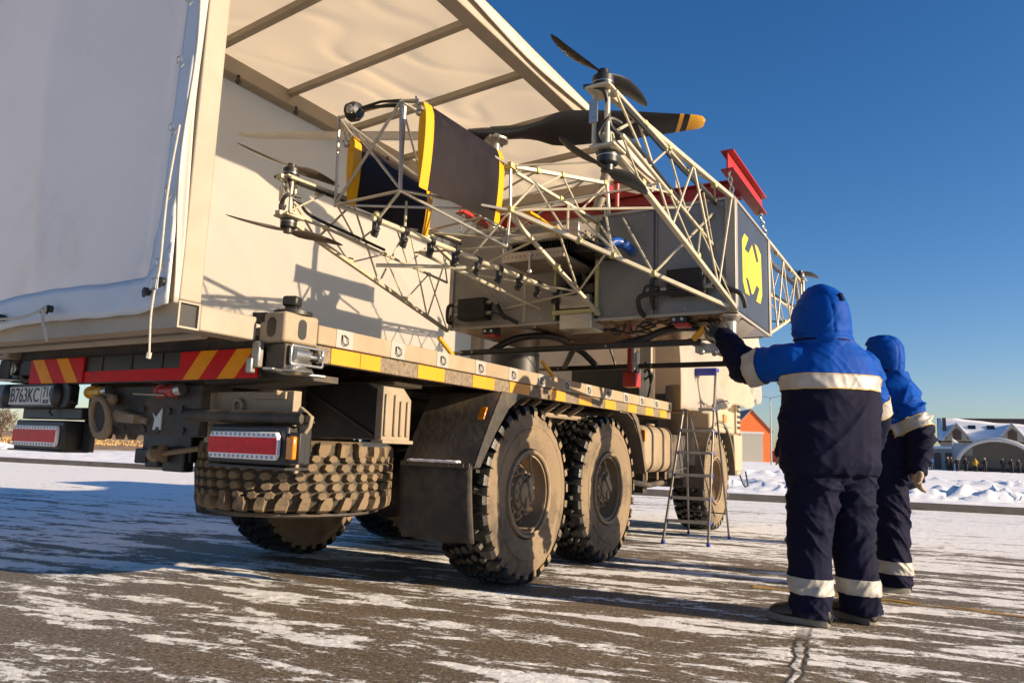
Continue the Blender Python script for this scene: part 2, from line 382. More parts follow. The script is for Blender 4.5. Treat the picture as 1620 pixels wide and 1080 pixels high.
# kerb: a low raised edge, then the raised snow field
b = B(); b.beam(kp(-400, .09, .07), kp(300, .09, .07), .18, .14)
mk('kerb', (.20, .17, .14), .85, var=.25, vs=3, bump=.3)
tag(b.build('kerb', 'kerb'), kind='structure')
def field_material():
    m = bpy.data.materials.new('snow_field_and_dry_grass'); m.use_nodes = True; t = m.node_tree; n = t.nodes; l = t.links; p = n['Principled BSDF']
    tc = node(t, 'ShaderNodeTexCoord')
    n1 = node(t, 'ShaderNodeTexNoise'); n1.inputs['Scale'].default_value = .07; n1.inputs['Detail'].default_value = 9; n1.inputs['Roughness'].default_value = .65
    mp = node(t, 'ShaderNodeMapping'); mp.inputs['Scale'].default_value = (1, 1.6, 1); mp.inputs['Rotation'].default_value = (0, 0, .2); l.new(tc.outputs['Object'], mp.inputs[0]); l.new(mp.outputs[0], n1.inputs[0])
    sx = node(t, 'ShaderNodeSeparateXYZ'); l.new(tc.outputs['Object'], sx.inputs[0])
    g = node(t, 'ShaderNodeMapRange', interpolation_type='SMOOTHSTEP'); g.inputs[1].default_value = -26; g.inputs[2].default_value = -48; g.inputs[3].default_value = -.13; g.inputs[4].default_value = .22; l.new(sx.outputs[0], g.inputs[0])
    a = node(t, 'ShaderNodeMath', operation='ADD'); l.new(n1.outputs[0], a.inputs[0]); l.new(g.outputs[0], a.inputs[1])
    r = node(t, 'ShaderNodeMapRange', interpolation_type='SMOOTHSTEP'); r.inputs[1].default_value = .53; r.inputs[2].default_value = .62; l.new(a.outputs[0], r.inputs[0])
    n2 = node(t, 'ShaderNodeTexNoise'); n2.inputs['Scale'].default_value = .9; n2.inputs['Detail'].default_value = 8; l.new(mp.outputs[0], n2.inputs[0])
    gr = node(t, 'ShaderNodeMix', data_type='RGBA'); l.new(n2.outputs[0], gr.inputs[0]); gr.inputs[6].default_value = (.16, .085, .035, 1); gr.inputs[7].default_value = (.42, .27, .12, 1)
    mx = node(t, 'ShaderNodeMix', data_type='RGBA'); l.new(r.outputs[0], mx.inputs[0]); mx.inputs[6].default_value = (.93, .92, .91, 1); l.new(gr.outputs[2], mx.inputs[7]); l.new(mx.outputs[2], p.inputs['Base Color'])
    p.inputs['Roughness'].default_value = .85
    b = node(t, 'ShaderNodeBump'); b.inputs['Distance'].default_value = .25; b.inputs['Strength'].default_value = .6; l.new(n2.outputs[0], b.inputs['Height']); l.new(b.outputs[0], p.inputs['Normal'])
    return m
FM = field_material()
b = B()
ds = [.18, 2, 5, 9, 14, 22, 35, 60, 100, 180, 400, 1200, 2600]; ss = [-1600, -700, -300]+[-160+5*i for i in range(60)]+[200, 400, 900, 1600]
def fz(s, d):
    q = kp(s, d); amp = min(1, d/8)*.10
    return .10+amp*(mnoise.noise(Vector((q.x*.22, q.y*.22, 1.3)))+.5*mnoise.noise(Vector((q.x*.7, q.y*.7, 4)))) if d < 300 else .10
b.sheet(lambda u, v: kp(ss[int(round(u*(len(ss)-1)))], ds[int(round(v*(len(ds)-1)))], fz(ss[int(round(u*(len(ss)-1)))], ds[int(round(v*(len(ds)-1)))])), len(ss)-1, len(ds)-1)
tag(b.build('snow_field', FM, ang=180), kind='structure')
# ploughed banks of snow
def bank(name, d0, s0, s1, wd, ht, step, seed, off=0.):
    b = B(); n = int((s1-s0)/step); rows = 14
    def fn(u, v):
        s = s0+(s1-s0)*u; q = Vector((s*.9+seed, v*3, seed)); x = (v-.5)*wd
        e = min(1, u*12, (1-u)*12)
        lump = .45+.75*max(0, mnoise.noise(Vector((s*.22, seed, 0)))+.35)+.9*abs(mnoise.noise(Vector((s*1.7, x*1.9, seed))))+.7*abs(mnoise.noise(Vector((s*4.3, x*4.3, seed+4))))+.18*mnoise.noise(Vector((s*7, x*7, seed)))
        prof = max(0, 1-(2*abs(v-.5))**1.6)
        return kp(s+.25*mnoise.noise(q*1.7), d0+x+off*s+.7*mnoise.noise(Vector((s*.12, seed, 3))), .02+ht*prof*lump*e+.05*ht*mnoise.noise(Vector((s*15, x*15, seed))))
    b.sheet(fn, n, rows); return tag(b.build(name, 'snow', ang=60), kind='structure')
bank('snow_bank', 3.9, -16, 40, 1.7, .30, .09, 2.0)
bank('snow_bank', 20, -16, 55, 2.6, .24, .16, 9.0)
bank('snow_bank', 9.5, -110, -34, 2.6, .42, .16, 5.0)
# yellow paint line on the apron
def yellow_mat():
    m = bpy.data.materials.new('worn_yellow_paint'); m.use_nodes = True; t = m.node_tree; n = t.nodes; l = t.links; p = n['Principled BSDF']
    tc = node(t, 'ShaderNodeTexCoord'); mp = node(t, 'ShaderNodeMapping'); mp.inputs['Scale'].default_value = (2.2, 9, 1); l.new(tc.outputs['Object'], mp.inputs[0])
    n1 = node(t, 'ShaderNodeTexNoise'); n1.inputs['Scale'].default_value = 1; n1.inputs['Detail'].default_value = 10; n1.inputs['Roughness'].default_value = .75; l.new(mp.outputs[0], n1.inputs[0])
    r = node(t, 'ShaderNodeMapRange'); r.inputs[1].default_value = .50; r.inputs[2].default_value = .56; l.new(n1.outputs[0], r.inputs[0])
    mx = node(t, 'ShaderNodeMix', data_type='RGBA'); l.new(r.outputs[0], mx.inputs[0]); mx.inputs[6].default_value = (.42, .24, .03, 1); mx.inputs[7].default_value = (.62, .58, .52, 1); l.new(mx.outputs[2], p.inputs['Base Color'])
    tr = node(t, 'ShaderNodeBsdfTransparent'); ms = node(t, 'ShaderNodeMixShader')
    r2 = node(t, 'ShaderNodeMapRange'); r2.inputs[1].default_value = .465; r2.inputs[2].default_value = .51; l.new(n1.outputs[0], r2.inputs[0]); l.new(r2.outputs[0], ms.inputs[0]); l.new(p.outputs[0], ms.inputs[1]); l.new(tr.outputs[0], ms.inputs[2])
    l.new(ms.outputs[0], n['Material Output'].inputs[0]); return m
b = B()
ya, yb = Vector((-1.25, 5.60, .004)), Vector((3.2, 5.95, .004)); dn = Vector((-(yb-ya).y, (yb-ya).x, 0)).normalized()*.06
b.quad(ya-dn, yb-dn, yb+dn, ya+dn); tag(b.build('road_marking', yellow_mat()), kind='structure')

# ------------------------------------------------------------------ far buildings
def at(dirx, diry, dist): return Vector((dirx*dist, diry*dist, 0))
# orange barn
c = at(-.2168, .9762, 143); t = thing('barn', 'small orange gabled barn with a big pale roller door', 'barn', (c.x, c.y, .1))
def gable(b, x0, x1, y0, y1, h, ridge, mat): pass
rz = radians(29); Mx = Matrix.Translation(c+Vector((0, 0, .1))) @ Matrix.Rotation(rz, 4, 'Z')
W2, LN, HE, HR = 3.5, 12, 5.7, 9.4
b = B(); A = [(-W2, 0), (W2, 0), (W2, HE), (0, HR), (-W2, HE)]
b.prism(A, lambda u, v, k: Mx @ Vector((u, k, v)), 0, LN); b.build('wall', 'orange_wall', t)
b = B()
for sgn in (-1, 1): b.prism([(0, HR+.04), (sgn*(W2+.3), HE-.26), (sgn*(W2+.3), HE-.06), (0, HR+.28)], lambda u, v, k: Mx @ Vector((u, k, v)), -.25, LN+.2)
b.build('roof', 'roof_red_snow', t)
b = B(); b.box((-1.9, -.06, 0), (2.0, -.005, 5.1), mat=Mx); ro = b.build('roller_door', 'roller_door', t)
b = B(); b.box((-2.1, -.10, 5.1), (2.2, -.02, 5.5), mat=Mx); b.box((-2.1, -.10, 0), (-1.91, -.02, 5.1), mat=Mx); b.build('door_frame', 'trim_white', t)
# low brown shed beside it
c = at(-.197, .980, 150); t = thing('shed', 'low brown shed to the right of the orange barn', 'shed', (c.x, c.y, .1))
b = B(); b.box((c.x-1.6, c.y, .1), (c.x+3.2, c.y+3, 2.3)); b.build('wall', 'window_brown', t)
b = B(); b.box((c.x-1.8, c.y-.2, 2.3), (c.x+3.4, c.y+3.2, 2.5)); b.build('roof', 'roof_snow', t)
# street lamp
c = at(-.1940, .981, 92); t = thing('street_lamp', 'tall thin grey street lamp with two heads beside the orange barn', 'street lamp', (c.x, c.y, .1))
b = B(); b.tube((c.x, c.y, .1), (c.x, c.y, 8.0), .10, 8, .06); b.build('pole', 'galv', t)
for sgn in (-1, 1):
    b = B(); b.path([(c.x, c.y, 7.95), (c.x+sgn*.7, c.y, 8.1), (c.x+sgn*1.3, c.y, 8.15)], .04, 6); b.build('arm', 'galv', t)
    b = B(); b.cbox((c.x+sgn*1.6, c.y, 8.16), (.8, .35, .14)); b.build('lamp_head', 'trim_white', t, bevel=.03)
# house with dormers
hx, hy = 1.0, 128
t = thing('dormer_house', 'house with snowy roof, pointed dormers and a brown ridge', 'house', (hx, hy, .1))
X0, X1 = hx-2.2, hx+24; EZ, RZ = 4.3, 7.75; D = 10
b = B(); b.box((X0+.3, hy, .1), (X1-.3, hy+D, EZ)); b.build('wall', 'house_wall', t)
b = B(); b.prism([(-.5, EZ-.15), (D/2, RZ), (D+.5, EZ-.15), (D+.5, EZ+.05), (D/2, RZ+.22), (-.5, EZ+.05)], lambda u, v, k: Vector((k, hy+u, v)), X0, X1)
rf = b.build('roof', 'roof_dark', t)
b = B()
def roofpt(x, f): return Vector((x, hy-.5+f*(D/2+.5), EZ+.05+f*(RZ+.17-EZ)+.06))
b.sheet(lambda u, v: roofpt(X0+.1+u*(X1-X0-.2), v*(.97-.62*max(0, (u-.10)/.9)**.8+.05*mnoise.noise(Vector((u*9, 0, 2))))), 40, 6); b.build('snow_cover', 'roof_snow', rf, solid=.10)
for dx in (2.5, 9.3):
    b = B(); w_ = 2.05; zb, zt = EZ+.1, EZ+2.5
    b.prism([(-w_*.62, zb), (w_*.62, zb), (w_*.62, zb+.75), (0, zt), (-w_*.62, zb+.75)], lambda u, v, k: Vector((X0+dx+u, hy+k, v)), -.9, 3.4); d = b.build('dormer', 'house_wall', t)
    b = B()
    for s_ in (-1, 1): b.prism([(0, zt+.03), (s_*(w_*.95), zb-.20), (s_*(w_*.95), zb-.0), (0, zt+.25)], lambda u, v, k: Vector((X0+dx+u, hy+k, v)), -1.25, 3.4)
    b.build('dormer_roof', 'roof_snow', d)
    b = B(); b.prism([(-.55, zb+.1), (.55, zb+.1), (.55, zb+1.35), (0, zb+1.8), (-.55, zb+1.35)], lambda u, v, k: Vector((X0+dx+u, hy+k, v)), -.97, -.90); b.build('dormer_window', 'window_brown', d)
    b = B()
    for s_ in (-1, 1): b.beam((X0+dx, hy-1.28, zt+.1), (X0+dx+s_*(w_*.97), hy-1.28, zb-.12), .06, .22, up=(0, 1, 0))
    b.build('bargeboard', 'galv', d)
b = B(); b.box((X0+.7, hy+1.6, EZ+.5), (X0+1.2, hy+2.3, RZ+.1)); b.build('chimney', 'window_brown', rf)
for dx in (4.5, 6.9):
    b = B(); b.cbox(roofpt(X0+dx, .55)+Vector((0, 0, .1)), (1.0, .9, .12), rx=.66); b.build('roof_window', 'glass', rf)
b = B(); b.box((X0+1, hy-.03, 1.2), (X0+2, hy-.002, 2.7)); b.build('window', 'window_brown', t)
# low annex in front
ax, ay = X0+.3, 120; t = thing('annex', 'low grey annex with two brown doors in front of the house', 'annex', (ax, ay, .1))
b = B(); b.box((ax-1.2, ay, .1), (ax+1.7, ay+4, 3.0)); b.build('wall', 'house_wall', t)
b = B(); b.box((ax-1.5, ay-.5, 3.0), (ax+1.9, ay+4.2, 3.35)); b.build('roof', 'roof_snow', t)
for dx in (-.35, 1.0):
    b = B(); b.box((ax+dx-.42, ay-.06, .2), (ax+dx+.42, ay-.005, 2.45)); b.build('door', 'window_brown', t)
# banner
bx, by = X0+1.8, 117; t = thing('banner', 'pale banner with a swooping top edge on a pole', 'banner', (bx, by, .1))
b = B(); b.tube((bx, by, .1), (bx, by, 4.6), .06, 8); b.build('pole', 'galv', t)
b = B(); b.sheet(lambda u, v: Vector((bx+u*2.3, by+.12*sin(u*5), 2.1+v*(2.4-1.5*u*(2-u)*.75))), 10, 4); b.build('cloth', 'canvas_white', t, solid=.02)
# arched tent
tx, ty = X0+6.6, 113; t = thing('arched_tent', 'open white arched tent in front of the house', 'tent', (tx, ty, .1))
b = B(); RA, HA = 4.5, 4.1
def arch(a, r=1.): return Vector((RA*r*cos(a), 0, HA*r*sin(a)**.9))
b.sheet(lambda u, v: Vector((tx, ty+v*8, .1))+arch(pi*u), 28, 4); b.build('canopy', 'canvas_white', t, solid=.08)
b = B(); b.path([Vector((tx, ty-.05, .1))+arch(pi*k/28) for k in range(29)], .27, 8); b.build('front_arch', 'canvas_white', t)
b = B(); b.prism([(arch(pi*k/28, .985).x, arch(pi*k/28, .985).z) for k in range(29)], lambda u, v, k: Vector((tx+u, ty+k, .1+v)), 7.6, 7.7); b.build('back_wall', 'canvas_inner', t)
b = B(); b.box((tx-3.7, ty+.5, .1), (tx+3.7, ty+1.0, .62)); b.build('stage_front', 'roof_dark', t)

# bystanders far away
def far_person(name, x, y, top, legs, lean, label, hat=None):
    t = thing(name, label, 'person', (x, y, .1), random.uniform(-.4, .4), 'people waiting in front of the arched tent')
    s = random.uniform(.95, 1.05)*.97
    def P(*q): return Vector(q)*s
    b = B(); b.path([P(0, 0, .8), P(0, 0, 1.0), P(0, 0, 1.25), P(0, 0, 1.42), P(0, .0, 1.50), P(0, -.01, 1.56), P(0, -.02, 1.63), P(0, -.02, 1.72), P(0, -.02, 1.79)], [.12*s, .15*s, .16*s, .13*s, .06*s, .07*s, .095*s, .095*s, .05*s], 10)
    for q in (-1, 1): b.path([P(q*.09, 0, .86), P(q*.10, -.01, .46), P(q*.11, .0, .06), P(q*.11, -.10, .03)], [.09*s, .07*s, .055*s, .045*s], 8); b.path([P(q*.17, 0, 1.40), P(q*.25, .02, 1.12), P(q*(.20+lean*.1), -.12, .92)], [.07*s, .06*s, .045*s], 8)
    bd = b.build('body', ['skin'], t, keep=True, ang=80)
    b = B(); b.path([P(0, 0, .74), P(0, 0, .9), P(0, 0, 1.15), P(0, 0, 1.36), P(0, 0, 1.47), P(0, 0, 1.52)], [.20*s, .21*s, .22*s, .215*s, .15*s, .09*s], 12)
    for q in (-1, 1): b.path([P(q*.16, 0, 1.42), P(q*.26, .02, 1.13), P(q*(.21+lean*.1), -.10, .95)], [.095*s, .085*s, .07*s], 8)
    b.build('jacket', top, t, keep=True, ang=80)
    b = B()
    for q in (-1, 1): b.path([P(q*.09, 0, .86), P(q*.105, -.01, .46), P(q*.11, 0, .10), P(q*.11, -.03, .0), P(q*.11, -.1, .01)], [.125*s, .10*s, .085*s, .07*s, .05*s], 8)
    b.build('trousers', legs, t, keep=True, ang=80)
    b = B(); b.sphere(P(0, -.01, 1.73), .115*s, 10, (1, 1.05, .85)); b.build('hat', hat or top, t, keep=True, ang=80)
    return t
FP = [(-.03, 'cloth_dark', 'cloth_dark', 'hat_white', 'person in dark coat and pale hat just left of the banner pole'), (.34, 'cloth_brown', 'cloth_dark', None, 'person in brown coat standing close against the banner pole'),
      (.95, 'cloth_dark', 'cloth_dark', None, 'person in black standing at the left foot of the arched tent'), (1.86, 'cloth_dark', 'cloth_dark', 'cloth_brown', 'person in black with brown cap left of the yellow jacket'),
      (2.87, 'cloth_yellow', 'cloth_dark', 'cloth_dark', 'person in bright yellow jacket in front of the arched tent'), (3.88, 'cloth_dark', 'cloth_dark', 'hat_white', 'person in black with white hat right of the yellow jacket'),
      (5.64, 'cloth_dark', 'cloth_dark', None, 'leftmost of the last three people in front of the arched tent'), (6.49, 'cloth_dark', 'cloth_dark', 'cloth_brown', 'middle one of the last three people in front of the arched tent'), (7.27, 'cloth_brown', 'cloth_dark', None, 'person in brown coat at the far right of the row')]
for i, (dx, a_, l_, h_, lb) in enumerate(FP): far_person('person', dx, 107+random.uniform(-1, 1), a_, l_, random.uniform(-1, 1), lb, h_)
far_person('person', -1.85, 104, 'cloth_blue2', 'cloth_dark', 0, 'person in bright blue jacket standing before the grey annex', 'cloth_blue2')

# bare bushes at the far left and the far tree line
def bush(c, h, wd, label, n=420, mat='twig'):
    t = thing('bare_bush', label, 'bush', c); b = B(); rnd = random.Random(int(c[0]*7+c[1]))
    for k in range(9):
        a = rnd.uniform(0, 6.28); e = rnd.uniform(.15, .5); p0 = Vector(c)+Vector((rnd.uniform(-.3, .3)*wd, rnd.uniform(-.2, .2)*wd, 0)); b.path([p0, p0+Vector((cos(a)*e*h*.3, sin(a)*e*h*.3, h*.4)), p0+Vector((cos(a)*e*h, sin(a)*e*h, h*.8))], [.07, .05, .02], 5)
    b.build('trunk', mat, t); b = B()
    for k in range(n):
        u = rnd.random()**.5; a = rnd.uniform(0, 6.28); q = Vector(c)+Vector((cos(a)*u*wd, sin(a)*u*wd*.7, h*(.15+.85*rnd.random()**.8*(1-.45*u*u))))
        d = Vector((rnd.gauss(0, .5), rnd.gauss(0, .5), rnd.uniform(.1, 1))).normalized()*rnd.uniform(.5, 1.3); b.tube(q, q+d, .035, 3, .012)
    b.build('crown', mat, t)
bush((-112.5, 51.5, .1), 4.2, 2.2, 'bare reddish brown bush at the far left, beside the tail lamp')
bush((-117, 50.5, .1), 2.8, 2.4, 'lower bare bush left of the tall reddish one')
b = B(); rnd = random.Random(3)
for k in range(2600):
    s = rnd.uniform(-900, 800); q = kp(s, 640+rnd.uniform(-40, 40), .1); h = (1.6+4*abs(mnoise.noise(Vector((s*.012, 0, 0)))))*rnd.uniform(.4, 1.1)
    b.tube(q, q+Vector((rnd.uniform(-.5, .5), 0, h)), rnd.uniform(.8, 1.6), 6, rnd.uniform(.5, .9))
mk('far_wood', (.13, .10, .085), .9, var=.3, vs=.1); tag(b.build('far_tree_line', 'far_wood'), 'thin dark line of far trees along the horizon', 'trees', kind='stuff')
# dry grass tufts in the field on the left
b = B(); rnd = random.Random(5)
for k in range(11000):
    s = rnd.uniform(-150, -46); d = 16+abs(rnd.gauss(0, 30)); q = kp(s, d)
    if mnoise.noise(Vector((q.x*.06, q.y*.06, 7))) < -.02: continue
    h = rnd.uniform(.08, .34); a = rnd.uniform(0, pi); e = Vector((cos(a), sin(a), 0))*rnd.uniform(.02, .09); tp = Vector((rnd.gauss(0, .1), rnd.gauss(0, .1), h))
    b.f([b.bm.verts.new(x) for x in (V(q.x, q.y, .08)-e, V(q.x, q.y, .08)+e, V(q.x, q.y, .08)+e*.7+tp, V(q.x, q.y, .08)-e*.6+tp*.85)])
mk('dry_grass', (.42, .27, .11), .9, var=.35, vs=.6); tag(b.build('dry_grass', 'dry_grass', smooth=False), 'golden dry grass in the snowy field at the left', 'grass', kind='stuff')
# ------------------------------------------------------------------ truck
XR, XL, XC = -2.50, -5.04, -3.77
truck = thing('flatbed_truck', 'dusty three axle flatbed army style truck with yellow reflective side strips', 'truck', (XC, 4.6, 0))
# platform
b = B(); b.box((XL+.02, 2.30, 1.405), (XR-.045, 7.55, 1.443)); bed = b.build('bed_floor', 'platform_steel', truck)
b = B()
for y in [2.6+.55*i for i in range(9)]: b.box((XL+.15, y, 1.30), (XR-.15, y+.07, 1.402))
for x in (XL+.75, XR-.80): b.box((x, 2.35, 1.262), (x+.09, 7.5, 1.296))
b.each('cross_bearer', 'chassis', truck)
for x0, x1 in ((XR-.042, XR), (XL, XL+.042)):
    b = B(); b.box((x0, 2.43, 1.372), (x1, 7.55, 1.462)); rail = b.build('side_rail', 'platform_edge', truck, bevel=.006)
    b = B(); xo = -.012 if x1 == XR else .012
    b.box((x0+xo, 2.43, 1.288), (x1+xo, 7.55, 1.368)); b.build('lower_side_rail', 'dirty_strip', truck, bevel=.004)
b = B(); b.box((XL+.05, 2.295, 1.29), (XR-.06, 2.35, 1.40)); b.build('rear_beam', 'chassis', truck, bevel=.005)
b = B(); b.box((XL+.05, 7.50, 1.29), (XR-.06, 7.56, 1.46)); b.build('front_beam', 'platform_steel', truck, bevel=.005)
# lashing rings on pale paint patches, reflective strips
b = B()
for i in range(13):
    y = 2.60+.405*i
    b.box((XR-.003, y-.055, 1.3735), (XR+.0022, y+.06, 1.4605))
b.each('paint_patch', 'patch_paint', truck)
for i in range(13):
    y = 2.60+.405*i; b = B(); x = XR+.006
    b.path([(x, y-.018, 1.437), (x+.005, y-.02, 1.40), (x+.008, y+.0, 1.386), (x+.006, y+.02, 1.398), (x+.003, y+.018, 1.425), (x, y-.005, 1.437)], .003, 6); b.build('lashing_ring', 'dark_metal', truck)
for k, (y, L) in enumerate([(2.53, .20), (2.735, .15), (3.20, .25), (3.75, .25), (4.20, .27), (4.80, .24), (5.28, .24), (5.80, .24), (6.32, .22), (6.78, .22), (7.20, .20)]):
    b = B(); b.box((XR-.0115, y, 1.291), (XR-.0085, y+L, 1.366)); b.build('reflective_strip', 'reflective_yellow', truck)
# corner castings at the rear
def slot(u0, u1, v0, v1, n=10):
    r = (u1-u0)/2; cu = (u0+u1)/2
    return [(cu+r*cos(pi*k/n), v1-r+r*sin(pi*k/n)) for k in range(n+1)]+[(cu+r*cos(pi+pi*k/n), v0+r+r*sin(pi+pi*k/n)) for k in range(n+1)]
for sx, xa, xb in ((1, -2.66, XR+.004), (-1, XL-.004, XL+.16)):
    b = B(); b.box((xa, 2.22, 1.355), (xb, 2.425, 1.492)); cst = b.build('corner_casting', 'casting', truck, bevel=.012)
    b = B(); b.prism(slot(2.30, 2.35, 1.375, 1.468), lambda u, v, t: Vector((t, u, v)), xb-.002 if sx > 0 else xa+.002, xb+.0016 if sx > 0 else xa-.0016); b.prism(slot((xa+xb)/2-.028, (xa+xb)/2+.028, 1.378, 1.468), lambda u, v, t: Vector((u, t, v)), 2.222, 2.2182); b.build('slot', 'plate_black', cst)
    xm = (xa+xb)/2
    b = B(); b.lathe([(1.490, .0), (1.490, .088), (1.508, .088), (1.514, .06), (1.514, 0)], (xm+.01, 2.33, 0), 'Z', 20); b.cbox((xm-.085, 2.24, 1.47), (.07, .06, .045), rz=.3); b.build('twist_lock_base', 'dark_metal', cst)
    b = B(); b.cbox((xm, 2.33, 1.525), (.06, .05, .025), rz=.5); b.cbox((xm-.002, 2.33, 1.558), (.075, .065, .050), rz=.4); b.build('twist_lock', 'dark_metal', cst, bevel=.014)
    b = B(); b.box((xa+.03, 2.245, 1.225), (xb-.01, 2.415, 1.352)); b.build('casting_bracket', 'chassis', truck, bevel=.006)
    # ratchet under the casting
    s = sx; x = xb+.012*s
    b = B(); b.beam((x, 2.26, 1.343), (x, 2.45, 1.343), .012, .012); b.beam((x, 2.26, 1.262), (x, 2.45, 1.262), .012, .012); b.beam((x, 2.26, 1.262), (x, 2.26, 1.343), .012, .012); b.beam((x, 2.45, 1.262), (x, 2.45, 1.343), .012, .012)
    b.tube((x, 2.265, 1.302), (x, 2.35, 1.302), .034, 14); b.tube((x, 2.36, 1.302), (x, 2.44, 1.302), .012, 8); b.tube((x, 2.41, 1.302), (x, 2.435, 1.302), .025, 8)
    b.build('ratchet_frame', 'zinc', truck, bevel=.003)
    b = B(); b.lathe([(1.215, 0), (1.215, .05), (1.225, .088), (1.232, .086), (1.245, .055), (1.258, .05), (1.258, 0)], (x-.03*s, 2.31, 0), 'Z', 22); b.cbox((x-.03*s, 2.20, 1.225), (.05, .13, .012), rz=.4*s); b.cbox((x-.02*s, 2.41, 1.222), (.05, .12, .012), rz=-.2*s); b.build('hand_wheel', 'zinc', truck, bevel=.004)
    b = B(); b.cbox((xa+.01, 2.215, 1.30), (.05, .03, .12)); b.cbox((xa-.01, 2.20, 1.25), (.035, .03, .07)); b.build('clamp', 'bare_steel', truck, bevel=.006)
# rear board with chevrons
def chevron(name, x0, x1, z0, z1, y, dirn):
    b = B(); b.box((x0, y, z0), (x1, y+.012, z1)); pl = b.build(name, 'red_reflect', truck)
    b = B(); L = x1-x0; h = z1-z0; w_ = L*.22; sh = h*.9
    for f0 in (.06, .52):
        xs = x0+L*f0; 
        pts = [(xs, z0), (xs+w_, z0), (xs+w_+sh, z1), (xs+sh, z1)] if dirn > 0 else [(x1-(xs-x0), z0), (x1-(xs-x0)-w_, z0), (x1-(xs-x0)-w_-sh, z1), (x1-(xs-x0)-sh, z1)]
        b.prism([(min(max(u, x0+.002), x1-.002), v) for u, v in pts], lambda u, v, t: Vector((u, t, v)), y-.0015, y+.002)
    b.build('yellow_stripe', 'orange_reflect', pl)
b = B(); b.box((-4.66, 2.265, 1.195), (-2.685, 2.29, 1.345)); b.build('rear_board', 'chassis_clean', truck, bevel=.003)
chevron('chevron_panel', -3.25, -2.69, 1.200, 1.338, 2.250, 1)
chevron('chevron_panel', -4.655, -4.10, 1.202, 1.342, 2.250, -1)
b = B(); b.box((-4.095, 2.258, 1.202), (-3.255, 2.263, 1.262)); b.build('red_strip', 'red_reflect', truck)
b = B()
for x in (-3.95, -3.68, -3.42): b.box((x, 2.2605, 1.264), (x+.012, 2.264, 1.345))
b.build('board_seam', 'chassis', truck)
# chassis frame, axles and running gear
b = B()
for x in (XC-.43, XC+.35): b.box((x, 2.36, .98), (x+.08, 10.3, 1.24))
for y in (2.9, 3.9, 5.2, 6.4, 7.6): b.box((XC-.34, y, 1.02), (XC+.34, y+.1, 1.2))
b.build('chassis_frame', 'chassis', truck)
for y in (4.57, 5.97, 9.5):
    b = B(); b.tube((XC-1.0, y, .62), (XC+1.0, y, .62), .095, 12); b.sphere((XC, y, .62), .27, 14, (.8, 1, 1)); b.tube((XC, y-.3, .66), (XC, y+.25, .66), .09, 10); b.build('axle', 'chassis', truck)
for x in (XC-.53, XC+.53):
    b = B()
    for k in range(5): b.path([(x, 5.27+q*(.95-.13*k), .74+.30*(1-q*q*(1.0))-.02+.022*k-.1) for q in (-1, -.6, -.2, .2, .6, 1)], .028, 4)
    b.cbox((x, 5.27, .92), (.16, .3, .25)); b.build('leaf_spring', 'chassis', truck)
b = B()
for x in (XC-.3, XC+.3): b.tube((x, 4.57, .80), (x, 5.27, .95), .035, 8); b.tube((x, 5.27, .95), (x, 5.97, .80), .035, 8)
b.tube((XC, 4.8, .70), (XC, 8.5, .95), .06, 10); b.build('drive_shaft', 'chassis', truck)
b = B(); b.cbox((-3.3, 3.05, 1.12), (.35, .8, .24)); b.cbox((-4.3, 3.3, 1.15), (.4, .7, .2)); b.each('rear_frame_box', 'chassis', truck, bevel=.01)
# tow hitch end plate
b = B(); b.box((-4.10, 2.34, .925), (-3.18, 2.40, 1.185)); hp = b.build('hitch_plate', 'chassis', truck, bevel=.006)
b = B()
for x in (-4.0, -3.90, -3.80, -3.62, -3.5, -3.30): b.tube((x, 2.33, .955), (x, 2.345, .955), .018, 6)
for x in (-3.98, -3.86, -3.75): b.lathe([(.900, 0), (.900, .02), (.925, .028), (.925, 0)], (x, 2.36, 0), 'Z', 8)
for x, z in ((-3.63, .99), (-3.64, 1.06), (-3.32, 1.06), (-3.42, 1.05)): b.tube((x, 2.325, z), (x, 2.345, z), .02, 6)
b.build('bolt', 'chassis', hp)
b = B(); b.path([(-3.90+.085*cos(a)*.9, 2.26-.02*sin(a), 1.015+.10*sin(a)) for a in [2*pi*k/18 for k in range(18)]], [.016+.010*max(0, -sin(2*pi*k/18)) for k in range(18)], 8, close=True)
b.tube((-3.82, 2.31, 1.03), (-3.60, 2.34, 1.00), .035, 8, .02); b.cbox((-3.72, 2.31, 1.01), (.16, .05, .045), ry=.05); b.tube((-3.9, 2.30, 1.08), (-3.9, 2.30, 1.14), .035, 10); b.sphere((-3.84, 2.28, 1.11), .03, 10); b.build('tow_hook', 'rim', truck)
b = B(); b.prism([(-3.555, 1.045), (-3.52, 1.02), (-3.475, 1.065), (-3.475, .955), (-3.54, .955), (-3.53, 1.01)], lambda u, v, t: Vector((u, t, v)), 2.331, 2.338); b.build('torn_sticker', 'plate_white', hp)
for x, z, m_, d in ((-4.03, 1.150, 'yellow_paint', -1), (-3.40, 1.150, 'red_paint', 1)):
    b = B(); b.tube((x-.055, 2.30, z), (x-.03, 2.29, z), .036, 14); b.tube((x-.03, 2.29, z), (x+.05, 2.29, z), .026, 12); b.tube((x+.045, 2.29, z), (x+.085, 2.29, z), .032, 12); cpl = b.build('air_coupling', m_, truck)
    b = B(); b.tube((x+.03, 2.27, z-.02), (x+.20*(1 if d < 0 else -1.1), 2.26, z-.022+.01*d), .008, 6); b.tube((x+.06, 2.29, z), (x+.12, 2.30, z+.01), .030, 12); b.build('coupling_lever', 'zinc', cpl)
